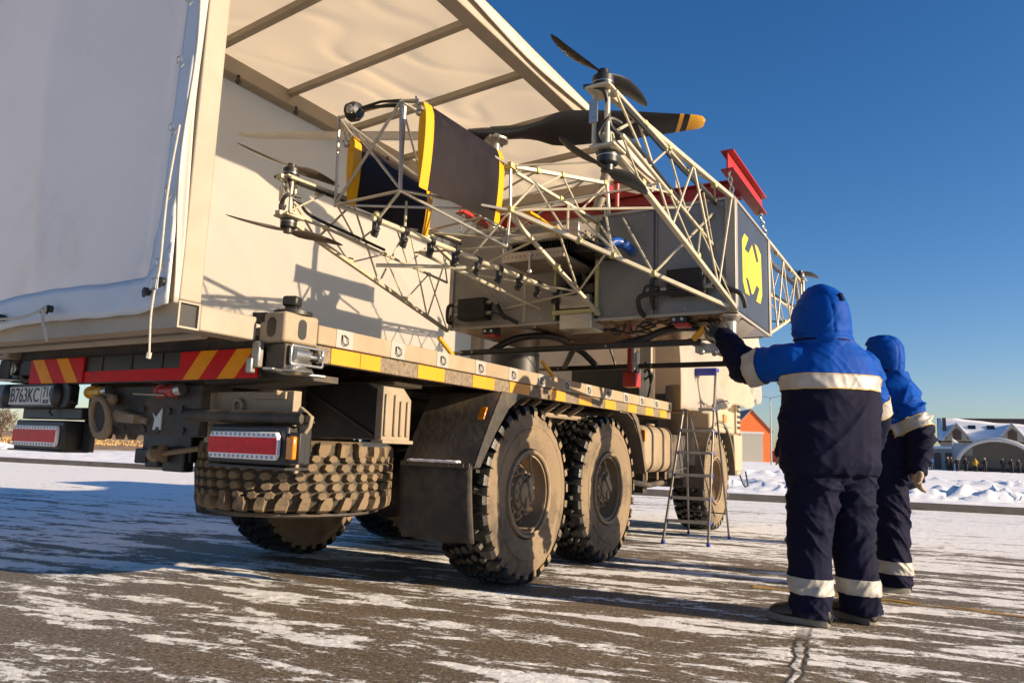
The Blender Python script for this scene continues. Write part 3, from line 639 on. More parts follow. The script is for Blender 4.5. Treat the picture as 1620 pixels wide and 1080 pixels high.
# number plate in its dark holder
def hexbar(b, x0, x1, y, z, w_, h):
    b.prism([(x0, z-h*.55), (x0+.03, z-h), (x1-.03, z-h), (x1, z-h*.55), (x1, z+h*.7), (x1-.02, z+h), (x0+.02, z+h), (x0, z+h*.7)], lambda u, v, t: Vector((u, t, v)), y, y+w_)
b = B(); hexbar(b, -5.06, -4.22, 2.255, 1.133, .06, .072); npb = b.build('plate_holder', 'black_plastic', truck, bevel=.008)
b = B(); b.box((-4.86, 2.246, 1.080), (-4.345, 2.254, 1.186)); pl = b.build('number_plate', 'plate_white', truck, bevel=.004)
RX = Matrix.Rotation(pi/2, 4, 'X')
text('plate_letters', 'B763KC', .118, 'plate_black', pl, (-4.672, 2.2445, 1.131), RX, .001, .80)
text('plate_region', '716', .085, 'plate_black', pl, (-4.425, 2.2445, 1.147), RX, .001, .80)
text('plate_country', 'RUS', .034, 'plate_black', pl, (-4.435, 2.2445, 1.097), RX, .001, 1.0)
b = B(); b.box((-4.492, 2.2445, 1.082), (-4.489, 2.247, 1.184)); b.tube((-4.85, 2.243, 1.133), (-4.85, 2.25, 1.133), .006, 8); b.build('plate_line', 'plate_black', pl)
for x in (-4.33, -4.885):
    b = B(); b.sphere((x, 2.250, 1.133), .06, 14, (.75, .55, 1.2)); b.build('plate_lamp', 'black_plastic', npb)
b = B(); b.path([(-4.23, 2.27, 1.10), (-4.19, 2.26, 1.10), (-4.15, 2.27, 1.085)], .006, 6); b.path([(-4.4, 2.27, 1.07), (-4.43, 2.27, 1.04), (-4.41, 2.28, 1.02)], .006, 6); b.build('cable', 'cable', truck)
# tail lamps
def tail_lamp(x0, x1, z0, z1, y, label):
    b = B(); b.box((x0-.03, y+.012, z0-.025), (x1+.035, y+.16, z1+.03)); hs = b.build('lamp_housing', 'black_plastic', truck, bevel=.012)
    b = B(); b.prism([(x0, z0+.02), (x0+.012, z0), (x1-.012, z0), (x1, z0+.02), (x1, z1-.02), (x1-.012, z1), (x0+.012, z1), (x0, z1-.02)], lambda u, v, t: Vector((u, t, v)), y-.012, y+.012); ln = b.build('tail_lamp', 'lamp_clear', hs, bevel=.005, label=label)
    h = z1-z0
    b = B(); b.box((x0+.003, y-.0145, z0+h*.20), (x1-.003, y-.010, z1-h*.20)); b.build('red_lens', 'lamp_red', hs)
    b = B()
    for z in (z0+h*.10, z1-h*.10):
        b = B()
        for k in range(14):
            x = x0+.025+(x1-x0-.05)*k/13; b.box((x-.009, y-.0135, z-.0065), (x+.007, y-.0115, z+.0065))
        b.build('lens_row', 'lamp_grey', hs)
    return hs
tail_lamp(-2.96, -2.505, .835, .957, 2.25, 'right tail lamp, red band between clear rows')
tail_lamp(-4.735, -4.275, .845, .962, 2.25, 'left tail lamp, red band between clear rows')
b = B(); b.cbox((-2.73, 2.33, .80), (.52, .14, .012)); b.box((-4.80, 2.25, .815), (-4.25, 2.42, .825)); b.box((-4.22, 2.36, .82), (-4.14, 2.385, 1.05)); b.each('lamp_bracket', 'chassis_clean', truck)
b = B(); b.box((-4.78, 2.30, 1.00), (-4.15, 2.36, 1.065)); b.box((-4.45, 2.36, 1.0), (-4.05, 2.40, 1.07)); b.each('plate_bracket', 'chassis_clean', truck, bevel=.006)
# right: underrun tube, bracket plates, marker
b = B(); b.tube((-3.22, 2.30, 1.033), (-2.415, 2.30, 1.020), .030, 16, cap=False); b.tube((-3.22, 2.30, 1.033), (-2.44, 2.30, 1.020), .026, 16); b.build('underrun_bar', 'chassis', truck)
b = B(); b.prism([(-2.475, 1.075), (-2.40, 1.03), (-2.41, .985), (-2.46, .93), (-2.475, .78), (-2.49, .78), (-2.49, 1.05)], lambda u, v, t: Vector((u, t, v)), 2.325, 2.345); b.build('bar_bracket', 'casting', truck, bevel=.003)
b = B(); b.box((-3.20, 2.42, .945), (-2.62, 2.47, 1.155)); br = b.build('frame_bracket', 'casting', truck, bevel=.004)
b = B(); b.lathe([(2.405, .036), (2.395, .036), (2.395, .020), (2.41, .020)], (-2.985, 0, 1.085), 'Y', 20); b.box((-2.88, 2.405, 1.115), (-2.66, 2.419, 1.150)); b.box((-3.2, 2.39, .90), (-3.17, 2.44, 1.15)); b.tube((-2.70, 2.38, 1.145), (-2.70, 2.42, 1.145), .014, 6); b.each('bracket_detail', 'casting', br, bevel=.003)
b = B(); b.beam((-3.1, 2.36, .985), (-2.5, 2.42, 1.01), .06, .010); b.beam((-3.15, 2.48, 1.20), (-2.55, 2.48, 1.22), .30, .03); b.build('frame_gusset', 'chassis', truck)
b = B(); b.box((-2.452, 2.24, .842), (-2.405, 2.262, .942)); b.build('side_marker', 'lamp_amber', truck, bevel=.006, label='orange side marker lamp beside the right tail lamp')
b = B(); b.box((-2.462, 2.264, .825), (-2.395, 2.30, .958)); b.build('marker_base', 'black_plastic', truck, bevel=.004)
# rear stabiliser block hanging below
b = B(); b.cbox((-4.45, 3.1, .87), (.52, .12, .22)); b.cbox((-4.66, 3.06, .79), (.16, .10, .10)); b.cbox((-4.32, 3.05, .78), (.22, .08, .16)); b.cbox((-4.55, 3.05, .77), (.14, .08, .10)); b.build('trailer_socket', 'chassis_clean', truck, bevel=.01)
b = B(); b.tube((-4.50, 3.0, .81), (-4.47, 2.98, .81), .055, 10, .03); b.tube((-4.38, 2.98, .815), (-4.42, 2.98, .815), .06, 10, .035); b.tube((-4.38, 2.98, .815), (-3.3, 3.2, .97), .018, 8); b.build('stay_rod', 'casting', truck)
# pneumatic lines
b = B(); b.curve([(-5.4, 2.35, 1.33), (-5.0, 2.3, 1.335), (-4.7, 2.3, 1.36)], .008); b.curve([(-4.78, 2.27, 1.25), (-4.70, 2.26, 1.22), (-4.66, 2.27, 1.24)], .012); b.cbox((-4.72, 2.3, 1.30), (.10, .08, .09)); b.cbox((-4.79, 2.29, 1.27), (.03, .05, .12)); b.build('latch', 'chassis', truck, bevel=.006)

# wheels
def tyre_mesh(side, tread):
    b = B()
    half = [(.150, .298), (.186, .315), (.202, .36), (.212, .43), (.213, .452), (.207, .457), (.207, .470), (.211, .476), (.204, .52), (.190, .553), (.160, .572), (.08, .580)]
    prof = half+[(0, .582)]+[(-x, r) for x, r in half[::-1]]
    b.lathe(prof, n=72)
    for f in b.bm.faces: f.material_index = 0 if all(abs(v.co.x) > .17 for v in f.verts) else 1
    def block(th, poly, r0, r1, shrink=.9, mi=1):
        b.mi = mi; cx = sum(p[0] for p in poly)/len(poly); ca = sum(p[1] for p in poly)/len(poly); A = []; Bq = []
        for x, a in poly:
            t = th+a/.6; A.append(b.bm.verts.new((x, r0*cos(t), r0*sin(t))))
            xx = cx+(x-cx)*shrink; aa = th+(ca+(a-ca)*shrink)/.6; rr = r1-.35*max(0, abs(xx)-.12)**1.0*.45; Bq.append(b.bm.verts.new((xx, rr*cos(aa), rr*sin(aa))))
        b.f(Bq); n = len(A)
        for i in range(n): b.f([A[i], A[(i+1) % n], Bq[(i+1) % n], Bq[i]])
    N = 30; P = 2*pi*.6/N
    hx = lambda c_, a_, e: [(c_+e*.0285*cos(2*pi*j_/6+.25), a_+e*.043*sin(2*pi*j_/6+.25)) for j_ in range(6)]
    for k in range(N):
        th = 2*pi*k/N
        for s in (-1, 1):
            t = th+(0 if s > 0 else .5*P/.6)
            w0, w1 = (.50*P, .38*P) if k % 2 else (.60*P, .34*P)
            secs = [(s*.118, .574, .618, w1), (s*.155, .572, .618, w0), (s*.190, .560, .609, w0), (s*.206, .535 if k % 2 else .548, .578, w0*.9)]
            rs = []
            for x, r0, r1, wd in secs:
                h = wd/2/.6; sk = s*.05*(abs(x)-.1)*8
                rs.append([Vector((x, r*cos(t+q*h+sk), r*sin(t+q*h+sk))) for r, q in ((r0, -1), (r1, -.88), (r1, .88), (r0, 1))])
            b.mi = 3; nf0 = len(b.bm.faces); b.rings(rs); b.bm.faces.ensure_lookup_table()
            for f_ in b.bm.faces[nf0:]:
                if all(abs(v.co.x) > .202 for v in f_.verts): f_.material_index = 2
    N2 = 38; P2 = 2*pi*.6/N2
    hx = lambda c_, a_, e: [(c_+e*.0300*cos(2*pi*j_/6+.25), a_+e*.0365*sin(2*pi*j_/6+.25)) for j_ in range(6)]
    for k in range(N2):
        th = 2*pi*k/N2
        for s in (-1, 1):
            t = th+(0 if s > 0 else .5*P2/.6)
            block(t+.5*P2/.6, hx(s*.108, 0, .92), .574, .617, .80, 3)
            block(t+.05, hx(s*.056, 0, 1.0), .576, .618, .80, 3)
        block(th+.25*P2/.6+.07, hx(.0, 0, 1.0), .577, .619, .80, 3)
    me = b
    return me
def wheel(name, cx, cy, z, flip, front=False, template=None):
    e = part_empty(name, truck, (cx, cy, z)); e.rotation_euler = (0, 0, pi if flip else 0)
    return e
def wheel_parts(e, mats):
    b = tyre_mesh(*mats[:2]); b.build('tyre', list(mats), e, keep=True, ang=32)
def rim_parts(e, front=False):
    b = B(); b.lathe([(.150, .30), (.196, .306), (.206, .300), (.206, .288), (.198, .280), (.180, .283), (.172, .272), (.165, .262), (.02, .250), (-.02, .235), (-.02, .19), (-.14, .24), (-.17, .30)], n=48)
    b.lathe([(.166, .270), (.185, .268), (.186, .258), (.166, .256)], n=48)
    if not front:
        for k in range(18):
            t = 2*pi*k/18; b.tube((.03, .243*cos(t), .243*sin(t)), (.055, .243*cos(t), .243*sin(t)), .010, 6)
    b.build('rim', 'rim', e, keep=True, ang=40)
    b = B()
    if front:
        b.lathe([(-.02, .235), (.055, .215), (.075, .17), (.075, .09), (.10, .085), (.13, .07), (.135, 0)], n=36)
    else:
        b.lathe([(-.04, .235), (.00, .222), (.075, .208), (.098, .185), (.098, .128), (.108, .126), (.145, .120), (.150, .085), (.172, .080), (.178, .03), (.178, 0)], n=36)
    n = 10
    for k in range(n):
        t = 2*pi*k/n+.2
        if front: b.tube((.07, .118*cos(t), .118*sin(t)), (.094, .118*cos(t), .118*sin(t)), .014, 6)
        else:
            b.tube((.09, .158*cos(t), .158*sin(t)), (.122, .158*cos(t), .158*sin(t)), .022, 6); b.tube((.12, .158*cos(t), .158*sin(t)), (.138, .158*cos(t), .158*sin(t)), .012, 6)
            b.tube((.145, .102*cos(t+.3), .102*sin(t+.3)), (.160, .102*cos(t+.3), .102*sin(t+.3)), .012, 6)
    hb = b.build('hub', 'rim', e, keep=True, ang=40)
    b = B()
    if front:
        for k in range(9):
            t = 2*pi*k/9; b.tube((.040, .188*cos(t), .188*sin(t)), (.066, .185*cos(t), .185*sin(t)), .024, 10)
        b.build('rim_holes', 'plate_black', e, keep=True)
    else:
        b.curve([(.178, 0, .02), (.19, .05, .08), (.185, .02, .18), (.20, -.02, .262)], .009, 6); b.cbox((.184, .03, .03), (.02, .05, .16), rx=.3); b.cbox((.178, -.01, -.06), (.02, .035, .07)); b.build('inflation_tube', 'rim', e, keep=True)
proto = wheel('wheel', XR-.02-.212, 4.57, .615, False); wheel_parts(proto, ('tyre_side', 'tyre_tread', 'tyre_side', 'tyre_tread')); rim_parts(proto)
def wheel_copy(src, cx, cy, flip, spin):
    c = copy_tree(src, truck); c.location = Vector((cx, cy, .615))-WP[truck]; c.rotation_euler = (spin, 0, pi if flip else 0); return c
wheel_copy(proto, XR-.232, 5.97, False, .37)
for y, sp in ((4.57, .2), (5.97, .9)): wheel_copy(proto, XL+.232, y, True, sp)
fw = wheel('wheel', XR-.252, 9.5, .615, False); wheel_parts(fw, ('tyre_side', 'tyre_tread', 'tyre_side', 'tyre_tread')); rim_parts(fw, True)
wheel_copy(fw, XL+.252, 9.5, True, .5)
# spare wheel lying flat under the tail
sp = part_empty('spare_wheel', truck, (-3.70, 3.50, .715)); sp.rotation_euler = (0, -pi/2, .4)
wheel_parts(sp, ('tyre_dusty', 'tyre_groove', 'tyre_dusty', 'tyre_dusty')); rim_parts(sp, True); sp['label'] = 'spare wheel slung flat under the tail, tread caked in dust'
b = B(); b.lathe([(.472, 0), (.472, .50), (.485, .54), (.50, .54), (.502, 0)], (-3.70, 3.50, 0), 'Z', 32); b.box((-3.85, 3.4, .50), (-3.55, 3.6, .95)); b.build('spare_carrier', 'chassis', truck)
# battery box with ribbed end plate on the right
b = B(); b.prism([(-3.14, .945), (-2.585, .945), (-2.585, 1.205), (-2.66, 1.245), (-3.12, 1.245)], lambda u, v, t: Vector((u, t, v)), 2.98, 3.17); bx = b.build('battery_box', 'chassis_clean', truck, bevel=.008)
b = B(); b.beam((-3.1, 2.975, 1.20), (-2.6, 2.973, .96), .01, .012); b.build('box_rib', 'chassis', bx)
b = B(); b.prism([(2.955, .935), (3.19, .935), (3.19, 1.165), (3.12, 1.225), (2.955, 1.225)], lambda u, v, t: Vector((t, u, v)), -2.583, -2.535)
for y in (2.975, 3.05, 3.10, 3.155): b.beam((-2.528, y, .965), (-2.528, y, 1.185 if y < 3.1 else 1.155), .022, .014, up=(1, 0, 0))
b.box((-2.60, 2.945, .925), (-2.515, 3.20, .945)); b.build('ribbed_plate', 'casting', bx, bevel=.005, label='pale ribbed end plate of the battery box')
b = B(); b.box((-2.72, 3.02, .905), (-2.58, 3.06, .93)); b.build('latch', 'zinc', bx)
b = B(); b.cbox((-2.9, 3.3, 1.262), (.5, .25, .02)); b.build('box_hanger', 'casting', truck)
# rear mudguard and flap (right and left)
for sgn in (1, -1):
    def mx(x): return x if sgn > 0 else 2*XC-x
    xa, xb = mx(-3.02), mx(-2.475)
    prof = [(3.735, .80), (3.80, .92), (3.92, 1.12), (4.02, 1.272), (4.06, 1.287), (4.28, 1.2875)]
    b = B(); b.rings([[Vector((xa, y, z)), Vector((xb, y, z)), Vector((xb, y+.016, z-.008)), Vector((xa, y+.016, z-.008))] for y, z in prof]); gd = b.build('mudguard', 'guard', truck, ang=60)
    b = B(); b.prism([(3.735, .80), (3.80, .92), (3.92, 1.12), (4.03, 1.287), (4.40, 1.287), (4.26, 1.255), (4.12, 1.18), (3.97, 1.02), (3.86, .88), (3.80, .80)], lambda u, v, t: Vector((t, u, v)), xb, xb+.012*sgn); b.build('guard_edge', 'rubber', gd)  # edge given a darker colour to stand for a worker's shadow
    b = B(); b.sheet(lambda u, v: Vector((xa+(xb-xa)*u, 3.725+.014*sin(u*7)*v+.05*v*v, .815-.465*v)), 14, 8); fl = b.build('mud_flap', 'rubber', gd, solid=.016)
    b = B(); b.box((min(xa, xb)+.01, 3.712, .795), (max(xa, xb)-.01, 3.722, .825))
    for k in range(5): b.tube((xa+(xb-xa)*(.1+.2*k), 3.70, .81), (xa+(xb-xa)*(.1+.2*k), 3.715, .81), .011, 6)
    b.build('flap_strip', 'guard', gd)
    b = B(); b.sheet(lambda u, v: Vector((xa+(xb-xa)*(.12+.72*u), 3.700+.035*v, .826+.012*(1-abs(2*v-1))+.006*mnoise.noise(Vector((u*9, v, 3))))), 16, 3); b.build('snow_clump', 'roof_snow', gd, solid=.008)
    b = B(); b.cbox((mx(-2.50), 3.86, 1.135), (.05, .012, .085), rx=-.45); b.build('guard_reflector', 'lamp_amber', gd, bevel=.004)
    # between and ahead of the rear wheels
    b = B(); b.rings([[Vector((xa, y, z)), Vector((xb, y, z)), Vector((xb, y+.01, z-.015)), Vector((xa, y+.01, z-.015))] for y, z in ((6.05, 1.287), (6.22, 1.287), (6.36, 1.235), (6.50, 1.09), (6.62, .90), (6.68, .745))]); g2 = b.build('mudguard', 'guard', truck, ang=60)
    b = B(); b.prism([(6.10, 1.287), (6.30, 1.28), (6.42, 1.20), (6.56, 1.0), (6.665, .745), (6.70, .745), (6.60, 1.02), (6.47, 1.24), (6.38, 1.288)], lambda u, v, t: Vector((t, u, v)), xb, xb+.012*sgn); b.build('guard_edge', 'guard', g2)
    b = B()
    for y in (4.45, 4.62, 4.8, 5.1, 5.3, 5.55, 6.2): b.beam((mx(-2.6), y, 1.29), (mx(-2.85), y+.03, 1.15), .03, .03)
    b.tube((mx(-2.75), 4.3, 1.2), (mx(-2.75), 6.3, 1.2), .02, 6); b.each('bed_strut', 'casting', truck)
    # fuel tank
    tx0, tx1 = mx(-3.05), mx(-2.515)
    def tk(u): return [(tx0, .745), ]
    b = B(); r_ = .11; c0 = Vector(((tx0+tx1)/2, 0, .967)); hw, hh = abs(tx1-tx0)/2, .232
    def rr(y, s=1.): return [Vector((c0.x+s*(sx_*(hw-r_)+r_*cos(a)), y, c0.z+s*(sz_*(hh-r_)+r_*sin(a)))) for sx_, sz_, a0 in ((1, 1, 0), (-1, 1, pi/2), (-1, -1, pi), (1, -1, 1.5*pi)) for a in [a0+pi/2*k/5 for k in range(6)]]
    b.rings([rr(6.80, .9), rr(6.83), rr(7.13), rr(7.14, 1.012), rr(7.155, 1.012), rr(7.165), rr(7.62), rr(7.66, .9)]); tkk = b.build('fuel_tank', 'tank', truck, ang=50)
    for y in (6.98, 7.30, 7.55):
        b = B(); b.rings([rr(y, 1.0), rr(y, 1.035), rr(y+.035, 1.035), rr(y+.035, 1.0)]); b.build('tank_strap', 'chassis', tkk)
        b = B(); b.tube((tx1-.06*sgn, y+.017, .74), (tx1-.06*sgn, y+.017, .66), .012, 6); b.build('strap_bolt', 'tank', tkk)
    b = B(); b.lathe([(1.19, 0), (1.19, .05), (1.225, .055), (1.23, .045), (1.23, 0)], (tx1-.16*sgn, 7.35, 0), 'Z', 16); b.build('filler_cap', 'tank', tkk)
    b = B(); b.cbox((mx(-2.535), 6.79, 1.09), (.05, .03, .11)); b.build('side_marker', 'lamp_amber', truck)
    b = B(); b.box((min(mx(-2.98), mx(-2.62)), 7.75, .66), (max(mx(-2.98), mx(-2.62)), 8.45, 1.14)); b.box((min(mx(-2.9), mx(-2.66)), 8.46, .55), (max(mx(-2.9), mx(-2.66)), 8.62, 1.0)); b.build('air_tank_box', 'chassis', truck, bevel=.02)
    b = B(); b.path([(mx(-2.7), 6.9, .64), (mx(-2.66), 7.3, .60), (mx(-2.66), 7.8, .62)], .028, 8); b.cbox((mx(-2.75), 7.3, .63), (.1, .12, .22)); b.each('step_bar', 'chassis', truck)
# cab
b = B(); b.tube((-2.80, 8.62, .80), (-2.80, 8.62, 1.42), .22, 24); b.tube((-2.80, 8.62, 1.42), (-2.80, 8.62, 1.75), .13, 16); b.build('air_filter', 'guard', truck, bevel=.02)
b = B(); b.cbox((-3.6, 8.75, 1.25), (1.7, .30, .8)); b.build('cab_rear_rack', 'chassis', truck, bevel=.01)
cab = B(); Y0, Y1 = 9.10, 10.62; ZB, ZT = 1.22, 2.82
cab.prism([(Y0, ZB), (Y1-.06, ZB), (Y1, 1.75), (Y1-.16, 2.70), (Y1-.30, ZT), (Y0+.05, ZT), (Y0, ZT-.08)], lambda u, v, t: Vector((t, u, v)), XL+.06, XR-.02)
cb = cab.build('cab', 'cab_paint', truck, bevel=.03)
for sgn in (1, -1):
    def mx(x): return x if sgn > 0 else 2*XC-x
    b = B(); b.prism([(9.2, 1.30), (10.15, 1.30), (10.15, 2.0), (10.02, 2.6), (9.2, 2.6)], lambda u, v, t: Vector((t, u, v)), mx(-2.519), mx(-2.505)); d = b.build('door', 'cab_paint', cb, bevel=.01)
    b = B(); b.prism([(9.3, 2.0), (10.05, 2.0), (9.95, 2.52), (9.3, 2.52)], lambda u, v, t: Vector((t, u, v)), mx(-2.510), mx(-2.500)); b.build('door_window', 'glass', cb)
    b = B(); b.box((min(mx(-2.50), mx(-2.47)), 9.25, 1.80), (max(mx(-2.50), mx(-2.47)), 9.40, 1.83)); b.build('door_handle', 'black_plastic', cb)
    # front wing over the wheel
    b = B(); arc = [(9.50+.74*cos(a), .60+.74*sin(a)) for a in [radians(185-k*15) for k in range(13)]]
    b.rings([[Vector((mx(-3.05), y, z)), Vector((mx(-2.50), y, z)), Vector((mx(-2.50), 9.5+(y-9.5)*1.05, .6+(z-.6)*1.05)), Vector((mx(-3.05), 9.5+(y-9.5)*1.05, .6+(z-.6)*1.05))] for y, z in arc]); b.build('wing', 'guard', cb, ang=60)
    b = B(); b.prism([(10.24, .72), (10.66, .72), (10.68, 1.22), (10.22, 1.22), (10.27, 1.0)], lambda u, v, t: Vector((t, u, v)), mx(-3.0), mx(-2.50)); b.build('bumper_corner', 'cab_paint', cb, bevel=.02)
    b = B(); b.box((min(mx(-2.53), mx(-2.49)), 10.30, 1.24), (max(mx(-2.53), mx(-2.49)), 10.52, 1.70)); b.build('vent_panel', 'cab_paint', cb, bevel=.01)
    b = B()
    for k in range(5): b.box((min(mx(-2.492), mx(-2.484)), 10.33, 1.30+.075*k), (max(mx(-2.492), mx(-2.484)), 10.49, 1.335+.075*k))
    b.build('vent_slots', 'plate_black', cb)
    b = B(); b.box((min(mx(-2.51), mx(-2.485)), 9.62, 1.36), (max(mx(-2.51), mx(-2.485)), 9.76, 1.46)); b.build('cab_marker', 'lamp_amber', cb)
    b = B(); b.path([(mx(-2.55), 10.62, .72), (mx(-2.52), 10.75, .55), (mx(-2.50), 10.80, .50), (mx(-2.44), 10.72, .52), (mx(-2.46), 10.66, .72)], .012, 6); b.build('cab_step', 'chassis', cb)
b = B(); b.prism([(Y1-.005, 1.85), (Y1+.012, 1.85), (Y1-.13, 2.60), (Y1-.147, 2.60)], lambda u, v, t: Vector((t, u, v)), XL+.2, XR-.16); b.build('windscreen', 'glass', cb)
b = B(); b.box((XL+.05, 10.45, .66), (XR-.02, 10.70, 1.02)); b.build('front_bumper', 'cab_paint', truck, bevel=.03)
b = B(); b.box((XL+.35, 8.8, .95), (XR-.35, 10.4, 1.20)); b.build('engine_block', 'chassis', truck)
# yellow stakes on the bed
for (a, c_) in (((-2.57, 3.46, 1.56), (-2.535, 3.56, 1.465)), ((-2.55, 4.72, 1.565), (-2.53, 4.86, 1.475))):
    b = B(); b.tube(a, c_, .014, 10); b.build('yellow_stake', 'yellow_paint', truck)
# equipment on the bed behind the drone
b = B(); b.cbox((-2.95, 7.0, 1.60), (.75, .4, .31)); b.build('control_cabinet', 'chassis_clean', truck, bevel=.01)
b = B(); b.tube((-3.95, 6.7, 1.45), (-3.95, 6.7, 1.95), .26, 24); b.build('drum', 'black_plastic', truck, bevel=.02)
b = B()
for k in range(3): b.curve([(-2.62, 6.95, 1.62+.05*k), (-2.50-.03*k, 6.93, 1.70+.06*k), (-2.52, 6.95, 1.60), (-2.56, 6.98, 1.47)], .010)
b.curve([(-2.9, 7.0, 1.75), (-2.95, 6.9, 2.0), (-3.0, 6.7, 2.2)], .012); b.curve([(-2.8, 7.0, 1.75), (-2.72, 6.9, 1.95), (-2.75, 6.8, 2.2)], .012); b.build('cable', 'cable', truck)

# ------------------------------------------------------------------ tarpaulin shelter on the bed
tent = thing('tarpaulin_shelter', 'tall cream tarpaulin shelter on the truck bed with its right side open', 'tarp cover', (XC, 4.6, 1.45))
TX0, TX1, TY0, TY1 = -4.98, -2.665, 1.815, 7.47; TZ0, TZ1 = 1.45, 4.02
def fbox(name, lo, hi, mat='tent_frame', parent=None, bv=.008):
    b = B(); b.box(lo, hi); return b.build(name, mat, parent or tent, bevel=bv)
b = B(); S = .13
x0, x1 = TX1-S, TX1
b.box((x0, TY0, 1.476), (x1, TY0+.102, 3.845)); pst = b.build('post', 'tent_frame', tent, bevel=.006)
b = B(); y0_, y1_, z0_, z1_ = TY0, TY0+.102, 1.362, 1.474
for lo, hi in (((TX0, y0_, z0_), (x1, y0_+.008, z1_)), ((TX0, y1_-.008, z0_), (x1, y1_, z1_)), ((TX0, y0_+.008, z0_), (x1, y1_-.008, z0_+.008)), ((TX0, y0_+.008, z1_-.008), (x1, y1_-.008, z1_))): b.box(lo, hi)
b.build('rear_tube', 'tent_frame', tent)
b = B(); b.box((x1-.03, y0_+.009, z0_+.009), (x1-.014, y1_-.009, z1_-.009)); b.build('tube_opening', 'plate_black', tent)
b = B(); b.box((TX0+.1, y1_+.004, 1.40), (x0-.004, 2.29, 1.42)); b.build('rear_floor', 'chassis', tent)
b = B(); b.tube((TX0+.2, 2.05, 1.375), (x0-.01, 2.05, 1.375), .022, 10); b.build('rear_bar', 'tent_frame', tent)
fbox('post', (TX0, TY0, 1.476), (TX0+S, TY0+.105, 3.845))
fbox('post', (x0, TY1-.105, 1.475), (x1, TY1, 3.845)); fbox('post', (TX0, TY1-.105, 1.475), (TX0+S, TY1, 3.845))
fbox('base_rail', (x0+.004, TY0+.106, 1.364), (x1-.003, 2.215, 1.472)); fbox('base_rail', (x0+.004, 2.43, 1.445), (x1-.20+.13, TY1, 1.475))
fbox('base_rail', (TX0+.004, TY0+.11, 1.446), (TX0+S, TY1-.11, 1.53))
for xx in (x0, TX0): fbox('roof_beam', (xx, TY0, 3.85), (xx+S, TY1, 3.985))
for yy in (TY0, TY1-.1): fbox('roof_beam', (TX0+S+.002, yy, 3.852), (x0-.002, yy+.1, 3.975))
for y in (2.62, 3.22, 4.02, 4.82, 5.62, 6.45):
    b = B(); b.beam((TX0+S, y+.15, 3.955), (x0, y-.08, 3.915), .055, .05); b.build('rafter', 'tent_frame', tent)
# roof, far wall and front wall covers
b = B(); b.sheet(lambda u, v: Vector((TX0-.03+(TX1-TX0+.06)*u, TY0-.05+(TY1-TY0+.1)*v, 3.998-.016*sin(v*pi*7)**2*sin(u*pi)+.008*mnoise.noise(Vector((u*5, v*9, 1)))-.009*max(0, 1-abs(mnoise.noise(Vector((u*3+v*2, v*7-u*2, 3))))*9)*sin(u*pi))), 48, 128); b.build('roof_cover', 'tarp_roof', tent, solid=.006)
b = B(); b.sheet(lambda u, v: Vector((TX0-.012+.020*mnoise.noise(Vector((u*7, v*2, 3)))*sin(pi*v)-.006+.014*max(0, 1-abs(mnoise.noise(Vector((u*6+v*3, v*2-u, 5))))*8)*sin(pi*v), TY0-.03+(TY1-TY0+.06)*u, 1.42+(3.98-1.42)*v)), 120, 60); b.build('far_wall_cover', 'tarp_in', tent, solid=.006)
b = B(); b.sheet(lambda u, v: Vector((TX0+(TX1-TX0)*u, TY1+.012+.025*sin(u*22)*(1-v)*.6+.02*mnoise.noise(Vector((u*6, v*3, 8))), 1.42+(3.98-1.42)*v)), 50, 24); b.build('front_wall_cover', 'tarp_in', tent, solid=.006)
# eyelets along the far beam
b = B()
for k in range(7): b.tube((TX0+S+.002, 3.0+.62*k, 3.80), (TX0+S+.02, 3.0+.62*k, 3.80), .022, 8); b.cbox((TX0+S+.012, 3.0+.62*k, 3.83), (.014, .02, .05))
b.each('tie_hook', 'dark_metal', tent)
# outer flap on the upper right edge
b = B(); b.sheet(lambda u, v: Vector((TX1+.012+.02*v+.012*mnoise.noise(Vector((u*8, v, 2))), TY0-.04+(TY1-TY0+.1)*u, 4.015-.11*v-.05*v*mnoise.noise(Vector((u*5, 0, 6))))), 60, 4); b.build('roof_edge_flap', 'tarp_edge', tent, solid=.006)
# rear cover with its loose right edge
def rear_fn(u, v):
    x = TX0-.05+(TX1-.012-TX0+.05)*u; z = 1.445-.055*(1-u)**1.2*(1)+(3.99-1.40)*v
    y = TY0-.022-.05*max(0, sin(pi*v))**.7*.5*sin(pi*u)
    y += .014*mnoise.noise(Vector((x*1.6, z*.9, 5)))*(1-v*.5)
    y += .008*sin((x+z*.25)*9+2*mnoise.noise(Vector((x, z, 2))))*max(0, 1-v*3.2)**1.2
    if u > .9: k = (u-.9)/.1; y += -.010*k*sin(v*9)-.012*k; x += .010*k*sin(v*11.5+.6)
    dg = (x-TX1+.05)*.72+(z-1.50)*-.69; y -= .012*max(0, 1-abs(dg+.22)/.03)*max(0, 1-abs(z-1.62)/.35)
    return Vector((x, y, z+(.010*sin(x*5+1)+.012*mnoise.noise(Vector((x*4, 2, 1))))*(1-v)))
b = B(); b.sheet(rear_fn, 90, 60); rc = b.build('rear_cover', 'tarp_out', tent, solid=.006, ang=70)
b = B()
def edge_fn(u, v):
    z = 1.46+(3.99-1.46)*v; s_ = .5+.5*sin(v*13-1.0)
    return Vector((TX1-.006+.012*sin(v*11.5+.6)-.020*sin(u*pi)*s_, TY0-.006-.058*u*(.30+.70*s_)+.010*sin(v*9)*u, z))
b.sheet(edge_fn, 6, 70); b.build('cover_edge', 'tarp_edge', rc, solid=.006, ang=70)
b = B(); b.sheet(lambda u, v: rear_fn(u, v*(.058+.04*max(0, (u-.93)/.07)))+Vector((0, -.0055, -.002)), 90, 5); b.build('bottom_hem', 'tarp_hem', rc, solid=.002, ang=30, label='doubled bluish hem along the bottom of the rear cover')
